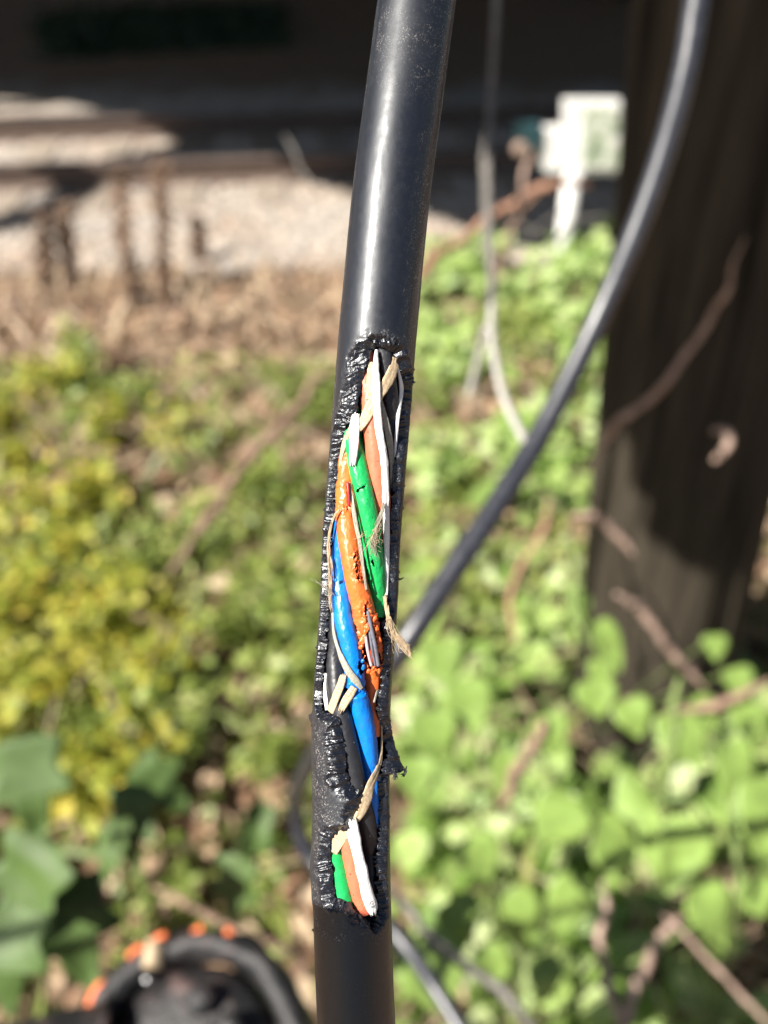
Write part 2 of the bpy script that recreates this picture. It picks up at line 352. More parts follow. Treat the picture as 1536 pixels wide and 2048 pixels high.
# --- inner tubes. path rows (px, py) ; the height follows the lay of the tubes round the core
def lay(path, rad, lift=0, core=40.):
    p = spline(np.c_[np.array(path, float)[:, :2], np.zeros(len(path))], step=1.6)
    dx = p[:, 0]-cx_of(p[:, 1]); lim = core-1.0
    dxc = np.clip(dx, -lim, lim); p[:, 0] += dxc-dx
    p[:, 2] = np.sqrt(core**2-dxc**2)+lift+(20-rad)
    return p
def buffer_tube(name, path, rad, mat, lift=0, holes=(), rmod=None, inner=None, label=None, seed=0, rough=.9):
    p = lay(path, rad, lift); C = q_of(p); T, Nn, S = frames(C)
    th = np.arange(0, 360, 5 if not holes else 3.6)*math.pi/180-math.pi; nt_ = len(th); n = len(p)
    U = th[None]+0*p[:, 1:2]; V = p[:, 1][:, None]+0*th[None]
    r = rad+0*U + rough*(fbm(np.cos(U)*2+9, V/14, np.sin(U)*2+9, seed+70, 3)-.5)*2.6 + rough*.8*(fbm(np.cos(U)*5+9, V/4, np.sin(U)*5+9, seed+80, 2)-.5)
    cut = np.zeros_like(r)
    if rmod is not None: r = rmod(U, V, r, p)
    def pos(r): return C[:, None]+r[..., None]*(np.cos(th)[None, :, None]*Nn[:, None]+np.sin(th)[None, :, None]*S[:, None])
    Q = pos(r); front = np.abs(U) < 1.5; hole = np.zeros(U.shape, bool)
    px = 768+F*Q[..., 0]/(-Q[..., 2]); py = 1024-F*Q[..., 1]/(-Q[..., 2])
    for hp, wdt, lip in holes:
        hp = np.c_[np.array(hp, float), np.full(len(hp), wdt)]
        d, s, _ = poly_dist(px, py, hp)
        d = d+(fbm(px/3.5, py/3.5, 0, seed+5, 2)-.5)*4.5
        hole |= (d < 0) & front
        bb = np.clip(1-np.maximum(d, 0)/wdt, 0, 1)*front
        r = r+lip*bb*(vn(px/5, py/5, 0, seed+7)*1.5-.2)+bb*(fbm(px/4, py/4, 0, seed+8, 2)-.5)*abs(lip)*1.2
        cut = np.maximum(cut, bb)
    Q = pos(r)
    ii, jj = np.meshgrid(np.arange(n-1), np.arange(nt_), indexing='ij'); j2 = (jj+1) % nt_
    qd = np.stack([ii*nt_+jj, (ii+1)*nt_+jj, (ii+1)*nt_+j2, ii*nt_+j2], -1).reshape(-1, 4)
    hf = hole.reshape(-1)[qd].sum(1) >= 2
    o = mesh_np(name, to_world(Q.reshape(-1, 3)), qd[~hf][:, ::-1], mat, CABLE, attrs=dict(cut=cut.reshape(-1)))
    if holes:                               # inner wall seen through the tear
        Q = pos(np.full(U.shape, rad*.62))
        w_ = mesh_np('tube_lining', to_world(Q.reshape(-1, 3)), qd[:, ::-1], inner or MAT['redin'], None, loc=base_loc); w_.location = (0, 0, 0); w_.parent = o
    if label: o['label'] = label
    return o, p

def slit(p, y0, y1, dx, hw):                # a ragged lengthwise split
    a = []; 
    for k, y in enumerate(np.linspace(y0, y1, 9)):
        t = (y-y0)/(y1-y0); a.append((np.interp(y, p[:, 1], p[:, 0])+dx+0, y, hw*math.sin(math.pi*min(1, t*.9+.08))*(.75+.5*((k*37) % 5)/5)))
    return [(x-w_, y) for x, y, w_ in a]+[(x+w_, y) for x, y, w_ in a[::-1]]

def mod_or(U, V, r, p):                     # chewed and bulging around the torn length
    z = np.exp(-((V-1255)/42)**2); r = r+z*(fbm(U*2+7, V/7, 0, 90, 3)-.35)*9*(np.abs(U) < 1.7)
    r = r+np.exp(-((V-1015)/26)**2)*(fbm(U*3+7, V/6, 0, 95, 2)-.5)*4
    return r-1.5*np.clip((V-1350)/20, 0, 1)
orange_path = [(700, 880), (690, 925), (692, 985), (694, 1044), (699, 1086), (706, 1127), (714, 1169), (725, 1211), (737, 1261), (744, 1302), (746, 1344), (749, 1375), (753, 1415), (756, 1470)]
og, op = buffer_tube('orange_buffer_tube', orange_path, 21.5, MAT['orange'], 3.5,
    holes=[([(692, 966), (697, 967), (699, 990), (698, 1012), (695, 1012), (694, 985)], 6, 1.5),
           ([(708, 1104), (713, 1108), (716, 1130), (720, 1145), (722, 1160), (717, 1162), (713, 1157), (713, 1146), (709, 1140), (711, 1126), (707, 1118)], 9, 3.6),
           ([(729, 1208), (736, 1218), (741, 1240), (749, 1262), (753, 1290), (762, 1330), (755, 1336), (748, 1326), (741, 1338), (733, 1318), (728, 1300), (726, 1282), (733, 1268), (738, 1258), (733, 1240), (728, 1222)], 13, 6.0)],
    rmod=mod_or, label='bright orange tube, chewed and split open', seed=1)
green_path = [(696, 800), (701, 840), (704, 868), (711, 900), (719, 945), (731, 1003), (742, 1065), (749, 1127), (756, 1190), (759, 1215), (759, 1232)]
gg, gp = buffer_tube('green_buffer_tube', green_path, 19.5, MAT['green'], 0,
    holes=[([(713, 985), (717, 976), (727, 971), (731, 972), (728, 976), (720, 979), (716, 988)], 4, 1.2),
           ([(742, 1112), (747, 1124), (750, 1133), (747, 1134), (743, 1124)], 4, 1.2)], inner=MAT['blackt'], label='upper green tube with a curved crack', seed=2)
rust_path = [(728, 705), (734, 760), (741, 810), (746, 860), (756, 950), (765, 1040), (770, 1110), (772, 1180)]
buffer_tube('salmon_buffer_tube', rust_path, 20, MAT['rust'], -1, label='salmon tube beside the long white yarn', seed=3, rough=.5)
def mod_bl(U, V, r, p):
    r = r - 5.5*np.exp(-((V-1380)/7)**2)*(1+.3*np.sin(U*3)) + 2.0*np.exp(-((V-1391)/4)**2)
    return r + np.exp(-((V-1372)/16)**2)*(fbm(U*3+9, V/5, 0, 97, 2)-.5)*6
blue_path = [(690, 1040), (684, 1090), (682, 1130), (681, 1169), (685, 1211), (688, 1240), (698, 1282), (706, 1323), (710, 1360), (715, 1390), (725, 1427), (733, 1469), (738, 1511), (743, 1552), (748, 1585), (750, 1625), (751, 1650)]
buffer_tube('blue_buffer_tube', blue_path, 19.5, MAT['blue'], 1,
    holes=[([(715, 1326), (720, 1322), (726, 1330), (726, 1345), (721, 1350), (716, 1342)], 6, 2.2)], rmod=mod_bl, inner=MAT['blackt'], label='blue tube kinked and pinched at its middle', seed=4, rough=.7)
buffer_tube('black_buffer_tube', [(762, 640), (770, 710), (779, 800), (782, 870), (782, 950), (778, 1060)], 18, MAT['blackt'], 0, label='dark tube at the top right of the opening', seed=5, rough=.4)
buffer_tube('black_buffer_tube', [(680, 1190), (676, 1250), (672, 1320), (676, 1390), (688, 1450), (701, 1510), (716, 1580), (731, 1640), (741, 1700), (746, 1760), (748, 1840), (748, 1900)], 20, MAT['blackt'], -1, label='dark tube left of the lower blue tube', seed=6, rough=.5)
buffer_tube('green_buffer_tube', [(665, 1600), (668, 1660), (676, 1727), (684, 1770), (694, 1830)], 19.5, MAT['green'], -3, label='short length of green tube in the lower opening', seed=7, rough=.4)
buffer_tube('salmon_buffer_tube', [(688, 1600), (694, 1650), (700, 1690), (706, 1722), (715, 1765), (724, 1800), (728, 1822)], 18.5, MAT['rust'], 4, label='short length of salmon tube in the lower opening', seed=8, rough=.5)
# core member behind the tubes
cp = spline(np.c_[CEN[5:21], np.zeros(16)], step=12)
v = MB(); v.tube(to_world(q_of(cp)), 20*M, 14); v.build('core_rod', MAT['blackt'], CABLE)

# --- ribbons: flat yarns and tapes with frayed ends. rows (px, py, width, lift above the tubes)
def ribbon(name, rows, mat, parent=CABLE, thick=2.0, fray0=0, fray1=0, env=60., label=None, seed=0, zfree=False, roll=0.25):
    p = spline(rows, step=1.8); n = len(p); rg = np.random.default_rng(seed+100)
    if zfree: z = p[:, 3]
    else:
        dx = np.clip(p[:, 0]-cx_of(p[:, 1]), -env+3, env-3); z = np.sqrt(env**2-dx**2)+p[:, 3]
    C = q_of(np.c_[p[:, :2], z]); T, Nn, S = frames(C)
    K = 13; t = np.linspace(-1, 1, K)
    # local surface tilt: follow the round of the core
    tilt = np.clip((p[:, 0]-cx_of(p[:, 1]))/env, -.9, .9)*(0 if zfree else 1)
    nx = np.cos(tilt*roll*3)[:, None]; sx = np.sin(tilt*roll*3)[:, None]
    A = S*nx-Nn*sx; B = Nn*nx+S*sx
    hw = p[:, 2]/2*(1+.12*(fbm(p[:, 1]/14, seed, 0, seed, 2)-.5)*2)
    off = t[None]*hw[:, None]; hgt = thick*.5*(1-t[None]**2)**.5+.9*(fbm(t[None]*4+seed, p[:, 1:2]/30, 0, seed+3, 2)-.5)*2
    top = C[:, None]+off[..., None]*A[:, None]+hgt[..., None]*B[:, None]
    bot = C[:, None]+off[..., None]*A[:, None]-(thick*.5+0*hgt)[..., None]*B[:, None]
    L0 = fray0*rg.random(K)**1.3; L1 = fray1*rg.random(K)**1.3     # ragged ends: each strand stops at its own length
    for arr in (top, bot):
        for k in range(K):
            s_ = np.concatenate([[0], np.cumsum(np.linalg.norm(np.diff(C, axis=0), axis=1))])
            tt = np.linspace(L0[k], s_[-1]-L1[k], n)
            arr[:, k] = np.stack([np.interp(tt, s_, arr[:, k, c]) for c in range(3)], 1)
    v = np.vstack([top.reshape(-1, 3), bot.reshape(-1, 3)]); m_ = n*K; f = []
    ii, jj = np.meshgrid(np.arange(n-1), np.arange(K-1), indexing='ij'); a = (ii*K+jj).ravel()
    f1 = np.stack([a, a+1, a+K+1, a+K], 1); f2 = np.stack([a+m_, a+K+m_, a+K+1+m_, a+1+m_], 1)
    i = np.arange(n-1); e1 = np.stack([i*K, i*K+K, i*K+K+m_, i*K+m_], 1); e2 = np.stack([i*K+K-1, i*K+K-1+m_, i*K+2*K-1+m_, i*K+2*K-1], 1)
    k = np.arange(K-1); c1 = np.stack([k, k+m_, k+1+m_, k+1], 1); c2 = np.stack([(n-1)*K+k, (n-1)*K+k+1, (n-1)*K+k+1+m_, (n-1)*K+k+m_], 1)
    o = mesh_np(name, to_world(v), np.vstack([f1, f2, e1, e2, c1, c2]), mat, parent)
    if label: o['label'] = label
    return o
ribbon('glass_yarn', [(753, 700, 5, 1), (752, 718, 10, 3), (752, 765, 16, 4), (757, 848, 15, 4), (768, 911, 15, 4), (771, 950, 15, 4), (773, 1023, 14, 3), (774, 1106, 12, 1), (774, 1169, 8, 0), (772, 1196, 5, -1)], MAT['white'], thick=6, label='long white yarn', seed=1)
ribbon('glass_yarn', [(796, 736, 3, 2), (803, 772, 9, 2), (801, 802, 8, 2), (796, 838, 7, 2), (792, 880, 6, 1), (789, 914, 4, 0)], MAT['white'], thick=5, label='thin white yarn along the right lip', seed=2)
ribbon('glass_yarn', [(712, 824, 15, 4), (709, 850, 20, 5), (708, 880, 19, 5), (706, 910, 16, 5), (704, 934, 14, 5)], MAT['white'], thick=5, fray1=22, fray0=8, label='short frayed white yarn over the green tube', seed=3)
ribbon('glass_yarn', [(704, 1636, 18, 5), (708, 1668, 22, 6), (714, 1700, 21, 6), (725, 1745, 22, 7), (735, 1788, 24, 8), (744, 1812, 24, 9), (747, 1834, 12, 9)], MAT['white'], thick=7, fray0=8, fray1=22, label='broad white yarn in the lower opening', seed=4)
ribbon('glass_yarn', [(652, 1346, 4, 2), (650, 1370, 7, 2), (651, 1395, 9, 2), (654, 1420, 8, 2)], MAT['white'], thick=4, fray0=3, label='small white yarn end by the left lip', seed=5)
ribbon('binder_tape', [(792, 716, 16, 0), (788, 735, 21, 1), (776, 762, 22, 1), (758, 788, 22, 1), (742, 812, 22, 1), (730, 838, 20, 1), (716, 858, 15, 0)], MAT['tan'], thick=2.5, label='tan tape crossing under the white yarn', seed=6)
ribbon('binder_tape', [(740, 724, 10, 1), (741, 750, 14, 1), (740, 780, 14, 1), (736, 800, 10, 1)], MAT['tan'], thick=2, seed=16)
ribbon('binder_tape', [(702, 858, 14, 1), (691, 878, 12, 1), (684, 905, 9, 2), (679, 935, 4, 1)], MAT['tan'], thick=2, seed=7, label='tan tape edge left of the green tube')
ribbon('binder_tape', [(762, 798, 4, -3), (771, 840, 12, -3), (779, 880, 14, -3), (784, 920, 12, -3), (786, 985, 10, -4)], MAT['greytan'], thick=2, seed=8)  # tan tape down in the gap, its shade put in as darker yarn colour
ribbon('binder_tape', [(665, 1225, 5, 2), (667, 1262, 7, 3), (674, 1292, 8, 3), (684, 1318, 12, 3.5), (697, 1343, 15, 3.5), (712, 1362, 14, 3), (724, 1378, 7, 2)], MAT['greytan'], thick=2, label='grey tape laid over the blue tube', seed=9)
ribbon('binder_tape', [(688, 1346, 12, 1), (681, 1370, 15, 2), (671, 1395, 17, 2), (660, 1424, 16, 2)], MAT['tan'], thick=2.5, fray0=10, label='torn tan tape left of the blue tube', seed=10)
ribbon('binder_tape', [(709, 1374, 14, 2), (698, 1392, 17, 2.5), (688, 1408, 15, 2), (680, 1430, 12, 1)], MAT['tan'], thick=2.5, fray1=20, seed=11)
ribbon('binder_tape', [(763, 1440, 3, -2), (764, 1480, 4, 0), (762, 1515, 8, 1), (753, 1545, 15, 2), (742, 1570, 20, 3), (733, 1598, 22, 3), (722, 1624, 20, 2), (712, 1640, 16, 1)], MAT['tan'], thick=2.5, label='pale tan tape at the foot of the blue tube', seed=12)
ribbon('binder_tape', [(706, 1640, 30, 3), (694, 1652, 34, 3), (684, 1668, 32, 3), (675, 1686, 26, 2), (668, 1706, 14, 1)], MAT['tan'], thick=2.5, seed=13)
ribbon('binder_tape', [(762, 1410, 3, -2), (766, 1395, 5, -3), (757, 1380, 5, -2), (748, 1405, 4, -2)], MAT['greytan'], thick=2, seed=15)
# clear film strip in the split between orange and green
ribbon('binder_tape', [(699, 965, 3, 2), (704, 1000, 7, 3), (712, 1050, 8, 3), (720, 1090, 7, 3), (727, 1140, 6, 2), (733, 1180, 4, 1)], MAT['greytan'], thick=1.2, seed=17)

# --- fibres in the torn orange tube
def strands(name, paths, rad, mat, parent, label=None):
    mb = MB()
    for p in paths:
        mb.tube(to_world(q_of(spline(p, step=3))), rad*M, 7)
    o = mb.build(name, mat, parent)
    if label: o['label'] = label
    return o
zf = 52
def at(y, x, z): return (x, y, z)
strands('optical_fiber', [[(735, 1215, 56), (741, 1250, 60), (750, 1290, 58), (757, 1332, 50)]], 4.0, MAT['fib_grey'], og, 'grey fibre')
strands('optical_fiber', [[(737, 1245, 54), (743, 1290, 57), (750, 1332, 50)]], 2.8, MAT['fib_grey'], og, 'grey fibre')
strands('optical_fiber', [[(731, 1270, 56), (736, 1303, 59), (743, 1332, 54)]], 3.2, MAT['fib_pale'], og, 'pale pink fibre')
strands('optical_fiber', [[(695, 964, 58), (697, 988, 61), (698, 1012, 60)]], 2.6, MAT['fib_red'], og, 'red fibre')
strands('optical_fiber', [[(711, 1100, 53), (716, 1130, 55), (722, 1168, 53)]], 3.0, MAT['redin'], og, 'dark red fibre')
# ragged orange crumbs that curl out beside the split
def crumbs(name, spec, mat, parent, seed):
    rg = np.random.default_rng(seed); mb = MB()
    for (x, y, z, r) in spec:
        nu, nv = 20, 14; vv = []; c = q_of([[x, y, z-4]])[0]; ro = rg.normal(0, .45); cr, sr = math.cos(ro), math.sin(ro); ex = rg.uniform(.55, 1.1); ey = rg.uniform(1.1, 2.0); r = r*.95
        for i in range(nv+1):
            for j in range(nu):
                a, b_ = i/nv*math.pi, j/nu*2*math.pi
                u_ = np.array([math.sin(a)*math.cos(b_), math.cos(a), math.sin(a)*math.sin(b_)])
                k = .25+1.5*float(fbm(u_[0]*1.6+x, u_[1]*1.6+y, u_[2]*1.6, seed, 3)); q_ = u_*k*np.array([ex, ey, .55])
                vv.append(c+r*np.array([q_[0]*cr-q_[1]*sr, q_[0]*sr+q_[1]*cr, q_[2]]))
        f = [(i*nu+j, i*nu+(j+1) % nu, (i+1)*nu+(j+1) % nu, (i+1)*nu+j) for i in range(nv) for j in range(nu)]
        mb.add(to_world(np.array(vv)), f)
    return mb.build(name, mat, parent)
crumbs('torn_edge', [(728, 1238, 62, 6), (726, 1252, 62, 7), (731, 1262, 62, 6), (722, 1268, 59, 6), (726, 1280, 60, 6), (724, 1292, 57, 5), (750, 1236, 58, 6), (753, 1256, 58, 5), (758, 1280, 54, 5), (745, 1228, 60, 5.5),
                     (746, 1338, 60, 4.5), (758, 1342, 57, 4), (737, 1342, 60, 4), (711, 1120, 64, 3.5), (709, 1139, 64, 4), (714, 1151, 63, 3.5), (719, 1165, 63, 4.5), (727, 1158, 60, 3), (718, 1196, 63, 4), (700, 1018, 61, 4), (686, 1012, 57, 3), (692, 1019, 60, 3.5)], MAT['orange'], og, 5)
bt = [o for o in CABLE.children if o.name.startswith('blue')][0]
crumbs('torn_edge', [(716, 1378, 60, 5), (724, 1379, 58, 5), (708, 1381, 58, 4.5), (729, 1384, 55, 4), (700, 1368, 57, 4), (694, 1358, 56, 4), (704, 1374, 58, 4), (727, 1334, 57, 3.5), (725, 1322, 57, 3), (672, 1160, 46, 3)], MAT['blue'], bt, 6)

# --- frayed tufts and hairs
def tuft(name, path, n, spread, mat, seed, rad=.55, label=None, curl=5):
    rg = np.random.default_rng(seed); mb = MB(); base = spline(path, n=10)
    for k in range(n):
        a = rg.normal(0, 1, 3)*spread*.35; b_ = rg.normal(0, 1, 3)*spread; t = np.linspace(0, 1, len(base))[:, None]
        s0 = int(rg.uniform(0, .3)*len(base)); e0 = int(rg.uniform(.6, 1.0)*len(base))
        p = base[:, :3]+a*(1-t)+b_*t*t+curl*np.stack([vn(t[:, 0]*6+k, k*3.1, c, seed)-.5 for c in range(3)], 1)*(.3+t)
        p = p[s0:e0]
        if len(p) > 2: mb.tube(to_world(q_of(p)), np.linspace(rad, rad*.6, len(p))*M, 4, cap=False)
    o = mb.build(name, mat, CABLE)
    if label: o['label'] = label
    return o
tuft('yarn_tuft', [(770, 1190, 30), (774, 1222, 38), (782, 1252, 48), (793, 1272, 56), (808, 1292, 60), (822, 1312, 62)], 130, 3.6, MAT['tan'], 1, .9, 'frayed tan yarn sticking out on the right', curl=9)
tuft('yarn_hair', [(775, 1230, 48), (785, 1262, 56), (797, 1282, 60), (812, 1300, 62)], 26, 11, MAT['tan'], 2, .45, curl=24)
tuft('yarn_tuft', [(768, 1005, 52), (762, 1030, 60), (753, 1060, 62), (746, 1090, 62), (752, 1118, 60)], 80, 4.5, MAT['greytan'], 3, .6, 'fuzz on the green tube', curl=9)
tuft('yarn_hair', [(762, 1040, 62), (748, 1075, 64), (742, 1110, 64)], 24, 12, MAT['tan'], 4, .4, curl=20)
tuft('yarn_tuft', [(680, 1018, 48), (670, 1030, 46), (661, 1055, 38), (657, 1085, 32), (659, 1110, 32), (662, 1140, 34), (662, 1185, 36), (664, 1225, 40)], 60, 2.6, MAT['tan'], 5, .7, 'frayed tan yarn along the left lip', curl=7)
tuft('yarn_hair', [(665, 1190, 44), (640, 1168, 50), (619, 1155, 52)], 5, 2.5, MAT['greytan'], 6, .45, curl=3)
tuft('yarn_hair', [(648, 1168, 30), (660, 1190, 50), (667, 1215, 50)], 8, 8, MAT['greytan'], 7, .4, curl=14)
tuft('yarn_hair', [(742, 1800, 66), (735, 1812, 70), (727, 1802, 72)], 10, 7, MAT['white'], 8, .45, curl=8)
tuft('yarn_hair', [(712, 1080, 60), (725, 1070, 66), (728, 1060, 68)], 5, 6, MAT['tan'], 9, .4, curl=8)
tuft('plastic_burr', [(786, 1540, 30), (790, 1552, 32), (792, 1560, 32)], 12, 6, MAT['sheath'], 10, 1.2, curl=6)
tuft('plastic_burr', [(812, 1535, 10), (810, 1548, 10), (800, 1552, 10)], 14, 4, MAT['sheath'], 11, 1.2, curl=4)
for k, (x, y) in enumerate([(801, 1158)]):
    tuft('plastic_burr', [(x-6, y, 5), (x, y+1, 6), (x+(7 if x > 720 else -6), y-4, 6)], 5, 2.5, MAT['sheath'], 20+k, 1.0, curl=3)


# ================================================================== THE PLACE
# ------------------------------------------------------------------ ground
def ground_z(x, y):
    bank = np.clip((y-9.2-.05*x)/9, 0, 1); bed = np.clip((y-3.9)/.9, 0, 1)*.03
    return .03*(fbm(np.asarray(x)*1.7+40, np.asarray(y)*1.7+40, 0, 200, 3)-.5)*np.clip((5-y), .2, 1)*2 + bed*0 + bank**1.4*2.2
def ground_mat():
    m, n, b = new_mat('soil_and_ballast')
    sep = n.nodes.new('ShaderNodeSeparateXYZ'); n.links.new(tc(n), sep.inputs[0])
    fine = noise(n, 26, 6, .75); st = n.nodes.new('ShaderNodeTexVoronoi'); st.inputs['Scale'].default_value = 17; n.links.new(tc(n), st.inputs['Vector'])
    big = noise(n, 1.6, 4)
    soil = ramp(n, fine.outputs[0], [(.3, (.10, .06, .038)), (.5, (.24, .155, .10)), (.72, (.42, .30, .21))])
    bw = n.nodes.new('ShaderNodeRGBToBW'); n.links.new(st.outputs['Color'], bw.inputs[0])
    stone = ramp(n, bw.outputs[0], [(.2, (.30, .265, .23)), (.5, (.42, .37, .325)), (.8, (.55, .49, .43))])
    rusty = ramp(n, big.outputs[0], [(.42, (1, 1, 1)), (.62, (.95, .80, .68))])
    ml = N(n, 'Mix', data_type='RGBA', blend_type='MULTIPLY'); ml.inputs[0].default_value = 1
    n.links.new(stone.outputs[0], ml.inputs[6]); n.links.new(rusty.outputs[0], ml.inputs[7])
    edge = math_(n, 'ADD', sep.outputs['Y'], math_(n, 'MULTIPLY', math_(n, 'SUBTRACT', big.outputs[0], .5), 1.6))
    f = N(n, 'MapRange'); n.links.new(edge, f.inputs[0]); f.inputs[1].default_value = 3.3; f.inputs[2].default_value = 4.0
    g = N(n, 'MapRange'); n.links.new(edge, g.inputs[0]); g.inputs[1].default_value = 9.0; g.inputs[2].default_value = 9.8
    g.inputs[3].default_value = 1; g.inputs[4].default_value = 0
    mx = N(n, 'Mix', data_type='RGBA'); n.links.new(math_(n, 'MULTIPLY', f.outputs[0], g.outputs[0]), mx.inputs[0])
    n.links.new(soil.outputs[0], mx.inputs[6]); n.links.new(ml.outputs[2], mx.inputs[7]); n.links.new(mx.outputs[2], b.inputs['Base Color'])
    b.inputs['Roughness'].default_value = .9
    bump(n, math_(n, 'ADD', fine.outputs[0], st.outputs['Distance']), .8, .03, b)
    return m
gx = np.concatenate([np.linspace(-60, -6, 30), np.arange(-5.8, 5.9, .1), np.linspace(6, 60, 30)])
gy = np.concatenate([np.linspace(-30, -.6, 20), np.arange(-.5, 12, .1), np.linspace(12.1, 90, 50)])
XX, YY = np.meshgrid(gx, gy); ZZ = ground_z(XX, YY)
i, j = np.meshgrid(np.arange(len(gy)-1), np.arange(len(gx)-1), indexing='ij'); a = (i*len(gx)+j).ravel()
gr = mesh_np('ground', np.stack([XX, YY, ZZ], -1).reshape(-1, 3), np.stack([a, a+1, a+len(gx)+1, a+len(gx)], 1), ground_mat())
tag(gr, kind='structure')

# ------------------------------------------------------------------ railway
RH = .17
n1 = G(-200, 336, RH); n2 = G(700, 305, RH); RD = (n2-n1); RD[2] = 0; RD /= np.linalg.norm(RD); RP = np.array([-RD[1], RD[0], 0])
rail_prof = [(-.065, 0), (.065, 0), (.065, .012), (.012, .03), (.010, .11), (.034, .122), (.034, .148), (.024, .156), (-.024, .156), (-.034, .148), (-.034, .122), (-.010, .11), (-.012, .03), (-.065, .012)]
m, n, b = new_mat('rusty_rail_steel'); x = noise(n, 30, 5)
r = ramp(n, x.outputs[0], [(.3, (.075, .052, .042)), (.7, (.19, .135, .105))]); n.links.new(r.outputs[0], b.inputs['Base Color']); b.inputs['Roughness'].default_value = .85
MAT['rust_steel'] = m
m, n, b = new_mat('polished_rail_head'); b.inputs['Base Color'].default_value = (.6, .57, .55, 1); b.inputs['Metallic'].default_value = 1; b.inputs['Roughness'].default_value = .38
x = noise(n, 12, 4); bump(n, x.outputs[0], .2, .002, b); MAT['polish'] = m
def rail(off, label):
    c0 = n1+RP*off; c0[2] = RH-.156
    t = thing('rail', c0, label, 'rail', 'rails of the railway track')
    pr = np.array(rail_prof); v = []
    for L in (-14, 22):
        for (u, h) in pr: v.append(c0+RD*L+RP*u+np.array([0, 0, h]))
    k = len(pr); f = [(i, (i+1) % k, k+(i+1) % k, k+i) for i in range(k)]+[tuple(range(k))[::-1], tuple(range(k, 2*k))]
    mesh_np('rail_body', v, f, MAT['rust_steel'], t, smooth=False)
    mb = MB(); q = [c0+RD*L+RP*u+np.array([0, 0, .159]) for L in (-14, 22) for u in (-.024, .024)]
    mb.add(q, [(0, 2, 3, 1)]); mb.build('running_surface', MAT['polish'], t, smooth=False)
rail(0, 'nearer rusty rail of the track, on the gravel side'); rail(1.44, 'farther rusty rail of the track, under the dark bank')
MAT['tie'] = simple('weathered_tie_wood', (.19, .155, .125), (.36, .30, .24), 14, .9, .6, .01)
first = None
for k in range(-6, 14):
    c = n1+RD*(k*.56+.1)+RP*.72; c[2] = -.055
    if first is None:
        mb = MB(); ang = math.atan2(RD[1], RD[0]); ca, sa = math.cos(ang), math.sin(ang)
        rows = []
        L, W, Hh, be = 1.28, .115, .075, .012
        ring = [(-W, -Hh), (W, -Hh), (W, Hh-be), (W-be, Hh), (-W+be, Hh), (-W, Hh-be)]
        v = [(u, e, h) for e in (-L, L) for (u, h) in ring]; kk = len(ring)
        mb.add(v, [(i, (i+1) % kk, kk+(i+1) % kk, kk+i) for i in range(kk)]+[tuple(range(kk))[::-1], tuple(range(kk, 2*kk))])
        first = mb.build('railway_tie', MAT['tie'], loc=np.zeros(3), smooth=False); o = first
        first.rotation_euler = (0, 0, ang)
    else:
        o = first.copy(); COL.objects.link(o)
    o.location = tuple(c); tag(o, 'wooden tie lying crosswise under the two rails', 'railway tie', 'ties under the rails')
# ballast stones as one uncountable mass
def stones(n, xr, yr, rr_, seed, zoff=0.0):
    rg = np.random.default_rng(seed); ico = np.array([[0, 0, 1], [.89, 0, .45], [.28, .85, .45], [-.72, .53, .45], [-.72, -.53, .45], [.28, -.85, .45], [.72, .53, -.45], [-.28, .85, -.45], [-.89, 0, -.45], [-.28, -.85, -.45], [.72, -.53, -.45], [0, 0, -1]])
    fi = np.array([(0, 1, 2), (0, 2, 3), (0, 3, 4), (0, 4, 5), (0, 5, 1), (1, 6, 2), (2, 7, 3), (3, 8, 4), (4, 9, 5), (5, 10, 1), (6, 7, 2), (7, 8, 3), (8, 9, 4), (9, 10, 5), (10, 6, 1), (6, 11, 7), (7, 11, 8), (8, 11, 9), (9, 11, 10), (10, 11, 6)])
    x = rg.uniform(*xr, n); y = rg.uniform(*yr, n); z = ground_z(x, y)+zoff
    s = rg.uniform(*rr_, n); v = ico[None]*(1+.35*(rg.random((n, 12, 1))-.5))*(s[:, None, None]*np.array([1, 1, .7]))
    an = rg.uniform(0, 6.28, n); c, s_ = np.cos(an), np.sin(an)
    vx = v[..., 0]*c[:, None]-v[..., 1]*s_[:, None]; vy = v[..., 0]*s_[:, None]+v[..., 1]*c[:, None]
    V = np.stack([vx+x[:, None], vy+y[:, None], v[..., 2]+z[:, None]], -1).reshape(-1, 3)
    return V, (fi[None]+12*np.arange(n)[:, None, None]).reshape(-1, 3)
def stonemat():
    m, n, b = new_mat('ballast_stone'); g = n.nodes.new('ShaderNodeNewGeometry')
    r = ramp(n, g.outputs['Random Per Island'], [(0, (.24, .21, .18)), (.45, (.42, .375, .33)), (.8, (.50, .42, .35)), (1, (.65, .58, .5))])
    n.links.new(r.outputs[0], b.inputs['Base Color']); b.inputs['Roughness'].default_value = .85; return m
V1, F1 = stones(15000, (-4.2, 4.2), (3.8, 8.9), (.011, .027), 3)
keep_ = np.ones(len(V1)//12, bool)
tag(mesh_np('ballast_gravel', V1, F1, stonemat(), smooth=False), 'pale grey crushed stone bed of the railway', 'gravel', kind='stuff')

